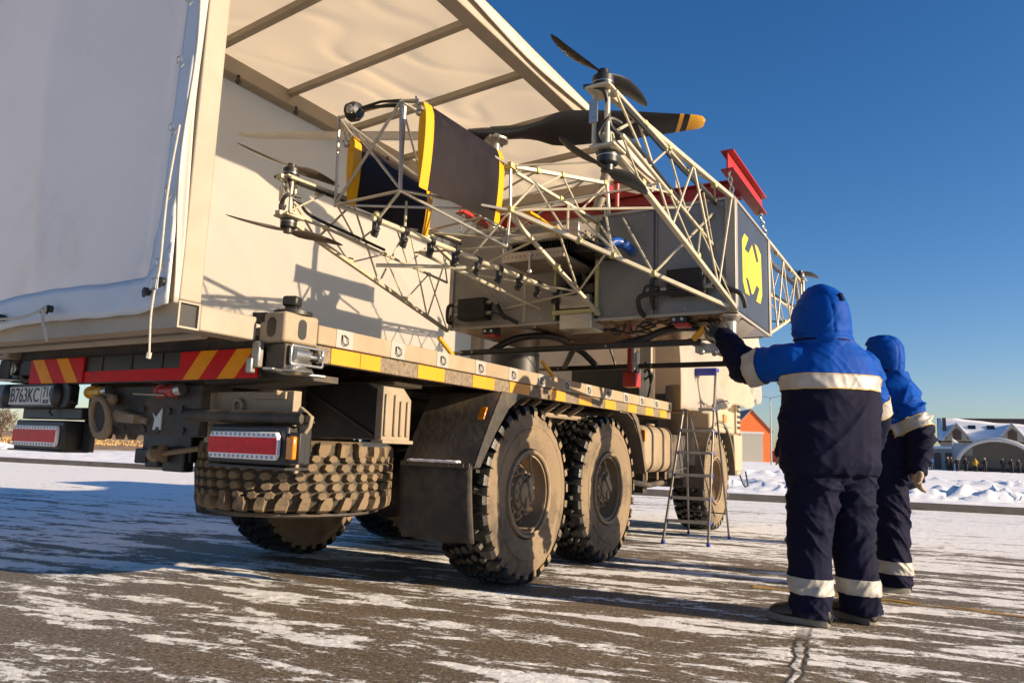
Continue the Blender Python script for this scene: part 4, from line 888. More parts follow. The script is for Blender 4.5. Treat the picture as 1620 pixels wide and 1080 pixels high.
b = B(); b.sheet(lambda u, v: rear_fn(.958+.040*u-.03*(1-u)*max(0, 1-v*6)**2, .05+.95*v)+Vector((0, -.0055, 0)), 5, 60); b.build('side_hem', 'tarp_hem', rc, solid=.002, ang=30)
for k, z in enumerate((1.62, 1.92, 2.20, 2.50, 2.78, 3.1, 3.4)):
    x = TX1-.055+.010*sin(k*2)
    b = B(); b.path([(x-.014, TY0-.075, z+.012), (x+.014, TY0-.078, z+.014), (x+.016, TY0-.075, z-.014), (x-.012, TY0-.074, z-.014)], .0035, 5, close=True); b.tube((x+.01, TY0-.06, z-.015), (x+.012, TY0-.075, z-.04), .004, 5); b.build('buckle', 'zinc', rc)
for k, x in enumerate((-2.80, -2.70, -3.53, -3.96, -4.5)):
    z = (1.497, 1.53, 1.475, 1.46, 1.45)[k]
    b = B(); b.lathe([(TY0-.075, 0), (TY0-.075, .010), (TY0-.068, .017), (TY0-.05, .017)], (x, 0, z+.01), 'Y', 12); b.sphere((x, TY0-.07, z+.005), .022, 10, (.7, .25, 1.1)); b.build('eyelet', 'black_plastic', rc)
b = B(); b.curve([(-4.905, TY0-.085, 1.44), (-4.515, TY0-.09, 1.447), (-3.965, TY0-.088, 1.455), (-3.715, TY0-.088, 1.452), (-3.555, TY0-.09, 1.472), (-3.515, TY0-.092, 1.487), (-3.500, TY0-.094, 1.47), (-3.525, TY0-.094, 1.455), (-3.545, TY0-.094, 1.47), (-3.515, TY0-.096, 1.475)], .006); b.curve([(-3.515, TY0-.096, 1.475), (-3.500, TY0-.098, 1.42), (-3.460, TY0-.10, 1.37), (-3.440, TY0-.10, 1.325)], .007)
b.build('rope', 'rope', rc)
b = B(); b.curve([(-2.680, TY0-.07, 2.2), (-2.690, TY0-.085, 1.9), (-2.680, TY0-.09, 1.60), (-2.687, TY0-.095, 1.53), (-2.690, TY0-.10, 1.40), (-2.680, TY0-.10, 1.29), (-2.673, TY0-.10, 1.235)], .0042); b.tube((-2.673, TY0-.10, 1.245), (-2.677, TY0-.10, 1.222), .010, 6); b.build('rope', 'rope', rc)
b = B(); b.path([(-2.715, TY0-.10, 1.50), (-2.670, TY0-.10, 1.50), (-2.670, TY0-.10, 1.545), (-2.715, TY0-.10, 1.545)], .004, 6, close=True); b.build('buckle', 'zinc', rc)
# side curtain pulled forward along the cab
def cur_fn(u, v):
    y = 7.45+3.62*u; z0 = 1.39-.05*max(0, 1-abs(u-.24)/.1)+.045*mnoise.noise(Vector((u*7, 5, 2)))+.02*sin(u*23)+.30*max(0, (u-.10))**.9+.10*max(0, u-.75)*4*.5
    tp = 3.9-1.02*min(1, max(0, (u-.03)/.16)); tp += .05*mnoise.noise(Vector((u*7, 3, 3)))
    z = z0+(tp-z0)*v
    w1 = mnoise.noise(Vector((u*3.1, v*1.1, 4)))
    fold = .06*sin(u*19+4.2*w1+.8*v)+.15*mnoise.noise(Vector((u*5+v*.8, v*.8, 9)))+.06*(1-abs(mnoise.noise(Vector((u*13-v*2.5, v*1.6, 2))))*2)
    x = -2.385+fold*(1-.45*v)*min(1, u*8+.3)+.05*mnoise.noise(Vector((u*6, v*3, 1)))-.05*v
    if v > .86 and u > .3: x -= .75*((v-.86)/.14)*min(1, (u-.3)/.2); z = min(z, 2.87+.02*sin(u*30))
    return Vector((x, y+.05*sin(v*5+u*9)*u, z))
b = B(); b.sheet(cur_fn, 130, 40); sc_ = b.build('side_curtain', 'tarp_in', tent, solid=.008, ang=70, label='bunched cream side curtain pulled forward along the cab')
b = B(); b.path([cur_fn(.14+.40*k/30, .055)+Vector((.03, -.012, .004*sin(k))) for k in range(31)], .0045, 6); b.build('curtain_cord', 'cable', sc_)
for u in (.30, .52, .93):
    p = cur_fn(u, .035); b = B(); b.lathe([(p.x+.045, .020), (p.x+.052, .024), (p.x+.052, .036), (p.x+.045, .040)], (0, p.y, p.z), 'X', 16); b.tube((p.x+.030, p.y, p.z), (p.x+.046, p.y, p.z), .022, 12); b.build('eyelet', 'zinc', sc_)
# ------------------------------------------------------------------ cargo drone
BX0, BX1, BY0, BY1, BZ0, BZ1 = -3.475, -1.16, 4.80, 5.94, 1.862, 2.655
drone = thing('cargo_drone', 'big grey cargo drone with truss arms, black vanes and yellow emblem hung on chains', 'drone', ((BX0+BX1)/2, 5.37, BZ0))
def dpart(b, name, mat, parent=None, **k): return b.build(name, mat, parent or drone, **k)
# hull: two closed bays either side of an open engine bay
b = B(); b.box((BX0+.02, BY0+.012, BZ0+.012), (-2.50, BY1-.012, BZ1-.012)); hl = dpart(b, 'left_hull', 'hull_light', bevel=.008)
b = B(); b.box((-2.155, BY0+.012, BZ0+.012), (BX1-.014, BY1-.012, BZ1-.012)); hr = dpart(b, 'right_hull', 'hull_grey', bevel=.008)
b = B(); b.box((-2.499, 5.30, BZ0+.02), (-2.156, BY1-.02, BZ1-.02)); bay = dpart(b, 'engine_bay', 'dark_metal')
b = B(); b.box((BX0+.02, BY0+.02, BZ0+.002), (-2.50, BY1-.02, BZ0+.0115)); b.box((-2.155, BY0+.02, BZ0+.002), (BX1-.02, BY1-.02, BZ0+.0115)); b.box((-2.499, BY0+.06, BZ0-.006), (-2.156, BY1-.03, BZ0+.004)); dpart(b, 'belly_plate', 'belly')
b = B(); b.box((BX1-.013, BY0+.07, BZ0+.03), (BX1-.004, BY1-.07, BZ1-.03)); ep = dpart(b, 'end_panel', 'hull_navy')
# panel seams
b = B(); b.box((-1.728, BY0+.0085, BZ0+.02), (-1.715, BY0+.0125, BZ1-.02)); b.box((-1.70, BY0+.0085, BZ0+.02), (-1.697, BY0+.0125, BZ1-.02)); dpart(b, 'panel_seam', 'hull_navy', hr)
b = B(); b.box((-2.78, BY0+.0075, BZ0+.02), (-2.755, BY0+.0125, BZ1-.02)); dpart(b, 'panel_seam', 'hull_trim', hl)
b = B()
for x in (-3.40, -3.0, -2.62, -2.05, -1.8, -1.5, -1.24):
    for z in (BZ0+.045, BZ1-.045): b.tube((x, BY0+.006, z), (x, BY0+.013, z), .006, 6)
for y in (4.95, 5.2, 5.5, 5.8):
    for z in (BZ0+.05, BZ1-.05): b.tube((BX1-.005, y, z), (BX1+.001, y, z), .006, 6)
dpart(b, 'rivet', 'zinc')
# edge trims
b = B(); t_ = .022
for x in (BX0, BX1):
    for y in (BY0, BY1): b.box((x-.006 if x == BX0 else x-.062, y-.004 if y == BY0 else y-.062, BZ0+.001), (x+.062 if x == BX0 else x+.006, y+.062 if y == BY0 else y+.004, BZ1-.001)) if x == BX1 else b.box((x-.004, y-.004 if y == BY0 else y-.05, BZ0+.001), (x+.035, y+.05 if y == BY0 else y+.004, BZ1-.001))
[dpart(q, 'corner_post', 'hull_trim', bevel=.004) for q in b.split()]
b = B()
for z in (BZ0, BZ1):
    zz = (z-.003, z+.016) if z == BZ0 else (z-.016, z+.003)
    b.box((BX0+.036, BY0-.001, zz[0]), (BX1-.063, BY0+.011, zz[1])); b.box((BX0+.036, BY1-.011, zz[0]), (BX1-.063, BY1+.001, zz[1])); b.box((BX1-.012, BY0+.063, zz[0]), (BX1+.001, BY1-.063, zz[1]))
dpart(b, 'edge_trim', 'hull_trim')
# emblem on the end panel
E = [(5.014, 2.409), (5.086, 2.472), (5.205, 2.470), (5.085, 2.359), (5.206, 2.358), (5.319, 2.450), (5.455, 2.352), (5.533, 2.374), (5.408, 2.484), (5.506, 2.484), (5.613, 2.450), (5.641, 2.145), (5.578, 2.062), (5.439, 2.056), (5.548, 2.172), (5.447, 2.178), (5.342, 2.090), (5.296, 2.080), (5.190, 2.166), (5.104, 2.166), (5.226, 2.054), (5.098, 2.050), (5.026, 2.120)]
from mathutils.geometry import tessellate_polygon
b = B(); ev = [b.bm.verts.new((BX1-.0015, y, z)) for y, z in E]; eb = [b.bm.verts.new((BX1-.0050, y, z)) for y, z in E]
for tri in tessellate_polygon([[Vector((y, z, 0)) for y, z in E]]): b.f([ev[k] for k in tri])
for k in range(len(E)): b.f([ev[k], ev[(k+1) % len(E)], eb[(k+1) % len(E)], eb[k]])
dpart(b, 'emblem', 'emblem_yellow', ep, smooth=False)
# radiator trays, pipes and boxes in the open bay
b = B(); b.box((-2.72, 4.46, 2.405), (-2.12, 5.02, 2.44)); b.box((-2.70, 4.48, 2.44), (-2.14, 5.0, 2.475)); tr = dpart(b, 'upper_radiator', 'alu_dull', bevel=.004)
b = B(); b.tube((-2.70, 4.455, 2.425), (-2.14, 4.455, 2.425), .030, 10); b.box((-2.22, 4.42, 2.39), (-2.13, 4.52, 2.50)); dpart(b, 'radiator_tank', 'alu', tr, bevel=.006)
b = B(); b.box((-2.74, 4.42, 2.262), (-2.24, 5.04, 2.285)); tr2 = dpart(b, 'lower_radiator', 'alu_dull', bevel=.003)
b = B(); b.box((-2.74, 4.41, 2.255), (-2.24, 4.42, 2.325)); b.box((-2.74, 4.42, 2.285), (-2.73, 5.0, 2.325)); b.tube((-2.50, 4.40, 2.29), (-2.50, 4.40, 2.17), .008, 6); b.sphere((-2.5, 4.40, 2.30), .014, 8); b.sphere((-2.5, 4.40, 2.17), .018, 8); dpart(b, 'tray_lip', 'alu', tr2)
b = B()
for k in range(15): b.tube((-2.72+.034*k, 4.408, 2.29), (-2.72+.034*k, 4.4125, 2.29), .005, 5)
dpart(b, 'lip_hole', 'plate_black', tr2)
b = B()
for k in range(22): b.box((-2.70+.025*k, 4.485, 2.33), (-2.694+.025*k, 4.98, 2.402))
dpart(b, 'radiator_fins', 'dark_metal', tr)
b = B(); b.curve([(-2.72, 4.6, 2.30), (-2.76, 4.52, 2.33), (-2.77, 4.50, 2.42), (-2.74, 4.50, 2.475), (-2.62, 4.52, 2.465), (-2.5, 4.55, 2.455)], .022, 10); dpart(b, 'coolant_pipe', 'alu')
b = B(); b.cbox((-2.10, 4.66, 2.33), (.24, .26, .055), rx=.0, ry=.12); b.tube((-2.07, 4.60, 2.30), (-1.98, 4.58, 2.285), .032, 10); dpart(b, 'blower', 'dark_metal', bevel=.008)
b = B(); b.curve([(-1.975, 4.57, 2.29), (-1.965, 4.57, 2.34), (-1.94, 4.60, 2.375), (-1.90, 4.66, 2.37), (-1.885, 4.75, 2.355), (-1.885, 4.81, 2.35)], .035, 12); dpart(b, 'blue_hose', 'hose_blue')
b = B(); b.lathe([(4.80, .036), (4.78, .040), (4.77, .036)], (-1.885, 0, 2.351), 'Y', 14); b.lathe([(2.295, .036), (2.305, .041), (2.32, .037)], (-1.975, 4.57, 0), 'Z', 14); dpart(b, 'hose_clamp', 'zinc')
b = B(); rnd = random.Random(4)
for k in range(46):
    x, y, z = rnd.uniform(-2.48, -2.18), rnd.uniform(4.92, 5.28), rnd.uniform(1.92, 2.60); b.cbox((x, y, z), (rnd.uniform(.03, .14), rnd.uniform(.03, .1), rnd.uniform(.02, .10)), rz=rnd.uniform(-.3, .3))
[dpart(q, 'engine_component', 'engine', bay, bevel=.006) for q in b.split()]
b = B()
for k in range(14):
    p = [Vector((rnd.uniform(-2.47, -2.2), rnd.uniform(4.86, 5.0), rnd.uniform(1.95, 2.2))) for _ in range(3)]; b.curve(p, .007, 5, 5)
for k in range(16):
    p0 = Vector((rnd.uniform(-2.35, -1.3), rnd.uniform(4.85, 5.1), BZ0-.015)); b.curve([p0, p0+Vector((rnd.uniform(-.1, .1), rnd.uniform(-.05, .15), -.03)), p0+Vector((rnd.uniform(-.22, .22), rnd.uniform(-.1, .2), -.005))], .007, 5, 5)
[dpart(q, 'wire', 'cable') for q in b.split()]
b = B(); b.box((-2.43, 4.74, 1.955), (-2.19, 4.98, 2.055)); b.box((-2.43, 4.745, 1.80), (-2.17, 4.97, 1.915)); dpart(b, 'exhaust_box', 'alu', bevel=.006)
b = B(); b.box((-2.50, 4.76, 1.918), (-2.13, 4.80, 1.95)); b.box((-2.165, 4.78, 1.90), (-2.14, 4.81, 2.62)); b.box((-2.505, 4.785, 1.88), (-2.49, 4.81, 2.62)); b.box((-2.40, 4.785, 2.61), (-2.12, 4.80, 2.64)); dpart(b, 'bay_frame', 'truss_joint', bevel=.003)
for (x, z, w_, h, cl) in ((-3.19, 2.005, .25, .165, 1), (-1.47, 2.075, .25, .17, -1)):
    b = B(); b.box((x-w_/2, 4.69, z-h/2), (x+w_/2, 4.81, z+h/2))
    for k in range(9): b.box((x-w_/2+.004, 4.68, z-h/2+.008+k*h/9), (x+w_/2-.004, 4.691, z-h/2+.014+k*h/9))
    bx = dpart(b, 'heat_sink_box', 'black_plastic', bevel=.003)
    b = B()
    for s_ in (-1, 1):
        for dz in (-.04, .045): b.tube((x+s_*w_/2, 4.73, z+dz), (x+s_*(w_/2+.05), 4.73, z+dz), .017, 10)
    [dpart(q, 'connector', 'bare_steel', bx) for q in b.split()]
    b = B(); b.curve([(x+.175, 4.73, z+.045), (x+.23, 4.71, z+.03), (x+.28, 4.72, z-.06), (x+.36, 4.74, z-.11), (x+.38, 4.78, BZ0+.02)], .016, 8); b.curve([(x+.175, 4.73, z-.04), (x+.25, 4.72, z-.06), (x+.30, 4.74, z-.10)], .008, 6)
    b.curve([(x-.175, 4.73, z+.045), (x-.23, 4.71, z+.03), (x-.245, 4.73, z-.08), (x-.24, 4.78, BZ0+.05)], .014, 8); b.curve([(x-.175, 4.73, z-.04), (x-.21, 4.72, z-.05), (x-.22, 4.74, z-.09)], .008, 6)
    [dpart(q, 'power_cable', 'cable', bx) for q in b.split()]
b = B(); b.curve([(-1.46, 4.72, 2.0), (-1.76, 4.70, 2.0), (-1.80, 4.72, 1.93), (-1.79, 4.79, 1.87)], .018, 8); b.curve([(-1.65, 4.72, 2.05), (-1.74, 4.70, 2.06), (-1.77, 4.72, 1.99)], .009, 6); [dpart(q, 'power_cable', 'cable') for q in b.split()]
# belly fittings
b = B()
for x in (-3.10, -1.55): b.cbox((x, 4.87, BZ0-.025), (.11, .10, .05)); 
[dpart(q, 'sensor_block', 'black_plastic', bevel=.005) for q in b.split()]
b = B()
for x in (-3.08, -1.53): b.cbox((x, 4.86, BZ0-.062), (.10, .09, .026)); 
[dpart(q, 'red_latch', 'sling_red', bevel=.004) for q in b.split()]
b = B()
for x in (-3.09, -1.55):
    for s_ in (-.028, .028): b.tube((x+s_, 4.80, BZ0-.025), (x+s_, 4.825, BZ0-.025), .012, 10)
b.cbox((-2.78, 4.86, BZ0-.0), (.16, .05, .02)); b.cbox((-1.95, 4.82, BZ0+.004), (.18, .03, .02)); [dpart(q, 'belly_fitting', 'zinc', bevel=.002) for q in b.split()]
b = B(); b.lathe([(BZ0-.005, .075), (BZ0-.02, .072), (BZ0-.05, .045), (BZ0-.14, .04), (BZ0-.15, .05), (BZ0-.16, .0)], (-1.22, 4.90, 0), 'Z', 16); dpart(b, 'lifting_foot', 'alu')
b = B(); b.prism([(-1.50, 0), (-1.17, 0), (-1.30, -.10), (-1.42, -.12)], lambda u, v, t: Vector((u, t, BZ0-.004+v)), 5.05, 5.45); dpart(b, 'belly_fairing', 'hull_trim', bevel=.01)
# landing skids
for y, x0, x1, z in ((4.92, -3.42, -1.42, 1.688), (5.88, -3.12, -1.42, 1.652)):
    b = B(); b.beam((x0, y, z), (x1, y, z+.003), .042, .042); sk = dpart(b, 'skid', 'dark_metal', bevel=.008)
    b = B(); b.tube((x0-.09, y, z), (x0, y, z), .014, 8); b.tube((x0+.02, y-.024, z), (x0+.02, y-.02, z), .010, 6); b.tube((x0+.12, y-.024, z), (x0+.12, y-.02, z), .010, 6); b.tube((x1-.7, y-.026, z), (x1-.7, y-.02, z), .010, 6); dpart(b, 'skid_end', 'alu_dull', sk)
for x in (-2.85, -1.62):
    b = B(); b.curve([(x-.28, 4.92, 1.69), (x-.1, 4.98, 1.79), (x+.05, 5.15, 1.835), (x+.1, 5.4, 1.845), (x+.05, 5.65, 1.835), (x+.12, 5.80, 1.78), (x+.22, 5.88, 1.665)], .027, 10); dpart(b, 'cross_tube', 'dark_metal')
b = B()
for x0, x1 in ((-2.05, -1.72),): b.beam((x0, 4.92, 1.70), (x1, 5.30, 1.85), .04, .04); b.beam((-1.50, 4.92, 1.70), (-1.34, 5.88, 1.66), .045, .04); b.beam((-2.95, 5.88, 1.66), (-2.4, 4.95, 1.70), .04, .035)
[dpart(q, 'skid_brace', 'dark_metal', bevel=.004) for q in b.split()]
b = B(); b.tube((-1.46, 4.86, 1.70), (-1.36, 4.84, 1.785), .021, 12); dpart(b, 'yellow_grip', 'yellow_paint', bevel=.004)
b = B(); b.cbox((-1.40, 5.0, 1.655), (.16, .06, .06)); b.sphere((-1.42, 4.92, 1.62), .022, 8); b.sphere((-1.34, 4.95, 1.61), .02, 8); b.sphere((-1.28, 4.95, 1.61), .02, 8); dpart(b, 'skid_clamp', 'bare_steel')
b = B(); b.box((-2.36, 5.82, 1.475), (-2.24, 5.94, 1.60)); b.box((-2.33, 5.84, 1.60), (-2.29, 5.90, 1.86)); dpart(b, 'red_jack', 'sling_red', bevel=.008)
b = B(); b.tube((-2.27, 5.84, 1.62), (-2.27, 5.84, 1.85), .014, 8); b.cbox((-2.24, 5.82, 1.70), (.03, .03, .12)); b.tube((-2.23, 5.83, 1.6), (-2.23, 5.83, 1.78), .008, 6); dpart(b, 'jack_rod', 'zinc')

# ---- truss helper
def lerpv(a, b, t): return Vector(a).lerp(Vector(b), t)
def lace(b, A, Bq, n, r=.0075, start=0):
    for i in range(n):
        p0, p1 = i/n, (i+1)/n
        if (i+start) % 2 == 0: b.tube(lerpv(*A, p0), lerpv(*Bq, p1), r, 6)
        else: b.tube(lerpv(*Bq, p0), lerpv(*A, p1), r, 6)
def gusset(b, p, r=.02): b.cbox(p, (r*1.5, r*1.6, r*1.4))
def prop_blade(b, c, d, L, up, prof, thick0=.09, pitch=1, mats=None):
    d = Vector(d).normalized(); up = Vector(up); side = d.cross(up).normalized(); rs = []; n = 10
    for (t, ch, tw, sweep, *thk) in prof:
        thick = thk[0] if thk else thick0
        p = Vector(c)+d*(L*t)+side*sweep*pitch; ca, sa = cos(tw), sin(tw)*pitch
        ax = side*ca+up*sa; nz = up*ca-side*sa
        rs.append([p+ax*(ch/2*cos(2*pi*k/n))+nz*(ch*thick*sin(2*pi*k/n)*(1+.25*cos(2*pi*k/n))) for k in range(n)])
    R = b.rings(rs); return R
SMALL = [(.04, .03, .5, 0), (.12, .04, .62, 0), (.22, .062, .55, .005), (.36, .074, .42, .010), (.55, .066, .32, .010), (.75, .050, .25, .005), (.92, .032, .2, -.004), (1.0, .010, .18, -.010)]
def rotor_head(arm, c, d, up, zdir, mat='carbon', L1=.36, L2=.36):
    c = Vector(c); z = Vector((0, 0, zdir))
    b = B(); p = .0
    prof = [(0, 0), (0, .036), (.007, .045), (.044, .045), (.051, .037), (.051, 0)]
    b.lathe([(c.z+zdir*h, r) for h, r in prof], (c.x, c.y, 0), 'Z', 24)
    mo = dpart(b, 'motor', 'black_plastic', arm)
    b = B(); b.lathe([(c.z+zdir*.014, .0458), (c.z+zdir*.016, .0464), (c.z+zdir*.018, .0458)], (c.x, c.y, 0), 'Z', 24); b.lathe([(c.z-zdir*.012, .04), (c.z-zdir*.001, .05)], (c.x, c.y, 0), 'Z', 20)
    dpart(b, 'motor_ring', 'zinc', arm)
    hub = c+z*.064
    b = B(); b.lathe([(c.z+zdir*.051, 0), (c.z+zdir*.051, .028), (c.z+zdir*.075, .026), (c.z+zdir*.079, .0)], (c.x, c.y, 0), 'Z', 16)
    d = Vector(d).normalized()
    prop_blade(b, hub, d, L1, (0, 0, 1), SMALL, .13, pitch=1); prop_blade(b, hub, -d, L2, (0, 0, 1), SMALL, .13, pitch=1)
    return dpart(b, 'propeller', mat, arm, ang=60)
def truss_arm(base, tip, motor_top, motor_bot, dtop, dbot, n=6, label=None, mats=('carbon', 'carbon'), inner=None):
    (T, B2, T2, B3), (tT, tB, tT2, tB3) = base, tip
    b = B(); rr = .017
    for p, q, w_ in ((T, tT, .028), (B2, tB, .028), (T2, tT2, .018), (B3, tB3, .018)): b.beam(p, q, w_, w_*.95)
    arm = dpart(b, 'truss_arm', 'truss_paint', bevel=.004)
    b = B(); lace(b, (T, tT), (B2, tB), n, .0072); lace(b, (T2, tT2), (B3, tB3), n, .0062, 1); lace(b, (B2, tB), (B3, tB3), n, .0055); lace(b, (T, tT), (T2, tT2), n, .0055, 1)
    dpart(b, 'lacing', 'truss_paint', arm)
    b = B()
    for i in range(1, n):
        gusset(b, lerpv(T, tT, i/n)+Vector((0, 0, -.016)) if i % 2 else lerpv(B2, tB, i/n)+Vector((0, 0, .016)), .022)
        gusset(b, lerpv(T2, tT2, i/n) if i % 2 == 0 else lerpv(B3, tB3, i/n), .018)
    [dpart(q, 'gusset', 'truss_joint', arm, bevel=.003) for q in b.split()]
    # head frame
    mt, mb = Vector(motor_top), Vector(motor_bot)
    b = B()
    for ox in (-.03, .03):
        b.tube((mt.x+ox, mt.y-.015, mb.z+.02), (mt.x+ox, mt.y-.015, mt.z-.02), .010, 8)
    b.tube((mt.x, mt.y+.04, mb.z+.03), (mt.x, mt.y+.04, mt.z-.02), .009, 8)
    b.beam(tT, (mt.x, mt.y, mt.z-.02), .04, .025); b.beam(tB, (mb.x, mb.y, mb.z+.03), .04, .025)
    b.cbox((mt.x, mt.y, mt.z-.015), (.11, .13, .012)); b.cbox((mb.x, mb.y, mb.z+.015), (.11, .13, .012))
    for k in range(4):
        a = pi/4+k*pi/2; b.tube((mb.x+.02*cos(a), mb.y+.02*sin(a), mb.z+.09), (mb.x+.045*cos(a), mb.y+.045*sin(a), mb.z+.005), .006, 6)
    dpart(b, 'head_frame', 'truss_paint', arm, bevel=.003)
    b = B(); b.box((mt.x-.045, mt.y-.035, (mt.z+mb.z)/2-.02), (mt.x-.008, mt.y-.026, mt.z-.06)); dpart(b, 'speed_controller', 'alu', arm)
    b = B(); b.curve([(mt.x-.06, mt.y-.06, mt.z-.01), (mt.x-.02, mt.y-.05, mt.z-.012), (mt.x+.02, mt.y-.03, mt.z-.03), (mt.x+.03, mt.y-.01, mt.z-.10), (mt.x+.035, mt.y-.01, mb.z+.12), (mt.x+.04, mt.y+.05, mb.z+.10)]+[lerpv(tB3, B3, f)+Vector((0, 0, .03)) for f in (.1, .3, .5)], .010, 7)
    b.curve([(mb.x-.0, mb.y-.05, mb.z+.02), (mb.x-.02, mb.y-.05, mb.z+.07), (mb.x+.02, mb.y-.04, mb.z+.13), (mb.x+.04, mb.y+.04, mb.z+.14)], .010, 7)
    b.curve([lerpv(T2, tT2, f)+Vector((0, 0, -.025+.004*sin(f*40))) for f in (0, .2, .4, .6, .8, .97)], .010, 6)
    dpart(b, 'motor_cable', 'cable', arm)
    rotor_head(arm, mt, dtop, None, 1, mats[0]); rotor_head(arm, mb, dbot, None, -1, mats[1])
    if label: arm['label'] = label
    return arm
truss_arm(((-1.175, 4.79, 2.645), (-1.150, 4.79, 1.875), (-1.285, 4.79, 2.635), (-1.305, 4.79, 2.33)),
          ((-1.165, 2.585, 2.405), (-1.165, 2.64, 2.205), (-1.10, 2.60, 2.375), (-1.09, 2.65, 2.205)), (-1.165, 2.62, 2.415), (-1.150, 2.645, 2.135), (-.19, -.98, 0), (-.13, -.99, 0), 5, 'near right arm, its two motors highest against the sky')
truss_arm(((-3.475, 4.79, 2.62), (-3.475, 4.79, 1.855), (-3.38, 4.79, 2.60), (-3.50, 4.79, 2.26)),
          ((-3.12, 2.65, 2.372), (-3.12, 2.66, 2.165), (-3.06, 2.68, 2.365), (-3.06, 2.69, 2.17)), (-3.12, 2.735, 2.392), (-3.12, 2.745, 2.145), (-.06, -1, 0), (-.24, -.97, 0), 6, 'near left arm in front of the cream tent wall', ('carbon_brown', 'carbon_brown'))
truss_arm(((-1.17, 5.95, 2.645), (-1.17, 5.95, 1.90), (-1.30, 5.95, 2.63), (-1.30, 5.95, 2.3)),
          ((-1.17, 7.50, 2.64), (-1.17, 7.45, 2.34), (-1.23, 7.48, 2.63), (-1.23, 7.45, 2.36)), (-1.17, 7.44, 2.67), (-1.17, 7.44, 2.30), (.35, .9, 0), (.8, .4, 0), 5, 'far right arm behind the hooded worker')
truss_arm(((-3.46, 5.95, 2.62), (-3.46, 5.95, 1.88), (-3.36, 5.95, 2.60), (-3.36, 5.95, 2.2)),
          ((-3.60, 7.02, 2.62), (-3.60, 7.0, 2.36), (-3.54, 7.0, 2.61), (-3.54, 7.0, 2.37)), (-3.60, 6.95, 2.645), (-3.60, 6.95, 2.34), (.9, .3, 0), (.7, -.5, 0), 4)

# ---- tail frame with control vanes
FY, RY = 3.0, 3.82
f = {'a': (-3.045, FY, 2.845), 'b': (-2.575, FY, 2.845), 'c': (-2.54, FY, 2.31), 'd': (-3.03, FY, 2.30)}
r = {'a': (-3.05, RY, 2.74), 'b': (-2.335, RY, 2.715), 'c': (-2.325, RY, 2.42), 'd': (-3.02, RY, 2.36)}
b = B(); R_ = .0095
for p, q in (('a', 'b'), ('b', 'c'), ('c', 'd'), ('d', 'a')): b.tube(f[p], f[q], R_, 8)
b.tube(f['d'], f['b'], R_*.95, 8); b.tube((-2.98, FY+.02, 2.80), (-2.60, FY+.05, 2.36), R_*.9, 8)
for k in 'abcd': b.tube(f[k], r[k], R_, 8)
b.tube(f['a'], r['d'], R_*.8, 8); b.tube(f['b'], r['a'], R_*.8, 8); b.tube(f['d'], r['c'], R_*.9, 8)
b.tube(f['b'], (-2.40, FY+.02, 2.80), R_*.9, 8); b.tube((-2.44, FY, 2.82), f['b'], R_, 8); b.tube(f['c'], (-2.30, 3.75, 2.16), R_, 8); b.tube((-2.30, 3.75, 2.16), (-3.02, 3.75, 2.20), R_*.8, 8); b.tube((-2.30, 3.75, 2.16), r['c'], R_*.9, 8)
b.tube((-2.58, FY+.04, 2.34), (-2.58, FY+.04, 2.83), R_*1.2, 8)
for p, q in (('a', 'b'), ('b', 'c'), ('c', 'd'), ('d', 'a')): b.tube(r[p], r[q], R_, 8)
b.tube(r['a'], r['c'], R_*.8, 8)
for k in 'abcd': b.sphere(f[k], .014, 8)
tf = dpart(b, 'tail_frame', 'alu', label='thin bare metal tube frame that carries the vanes')
b = B()
for k in 'bc':
    b.cbox(r[k], (.05, .06, .04)); b.cbox(Vector(r[k])+Vector((.01, .05, .0)), (.03, .03, .06))
b.sphere((-2.72, FY+.02, 2.205), .022, 10); dpart(b, 'frame_joint', 'truss_joint', tf, bevel=.005)
b = B(); b.tube((-2.575, FY-.01, 2.845), (-2.70, FY-.03, 2.855), .008, 8); b.tube((-2.70, FY-.03, 2.855), (-2.84, FY-.03, 2.85), .008, 8); b.curve([(-2.60, FY, 2.82), (-2.66, FY-.01, 2.83), (-2.76, FY-.02, 2.84), (-2.83, FY-.03, 2.845)], .010, 6); dpart(b, 'antenna_arm', 'dark_metal', tf)
b = B(); b.lathe([(-2.945, 0), (-2.945, .035), (-2.93, .055), (-2.89, .058), (-2.86, .045), (-2.85, 0)], (0, FY-.03, 2.838), 'X', 24); ball = dpart(b, 'camera_ball', 'black_plastic', tf)
b = B(); b.lathe([(FY-.092, 0), (FY-.092, .02), (FY-.085, .026), (FY-.07, .026)], (-2.885, 0, 2.83), 'Y', 16); dpart(b, 'lens', 'zinc', tf)
for q in ((-2.435, FY-.005, 2.745), (-2.965, FY-.01, 2.66)):
    b = B(); b.sphere(q, .022, 12); b.tube(Vector(q)+Vector((0, 0, .02)), Vector(q)+Vector((-.03, 0, .10)), .006, 6); dpart(b, 'position_light', 'bare_steel', tf)
def foil(c, ch, th, y, n=10):
    pts = []
    for k in range(n+1): s = k/n; pts.append((c[0]-th*(1.6*s**.5-1.0*s-.6*s*s)*1.1*.5-.001, y, c[1]+ch/2-ch*s))
    for k in range(n, -1, -1): s = k/n; pts.append((c[0]+th*(1.6*s**.5-1.0*s-.6*s*s)*1.1*.5+.001, y, c[1]+ch/2-ch*s))
    return [Vector(p) for p in pts]
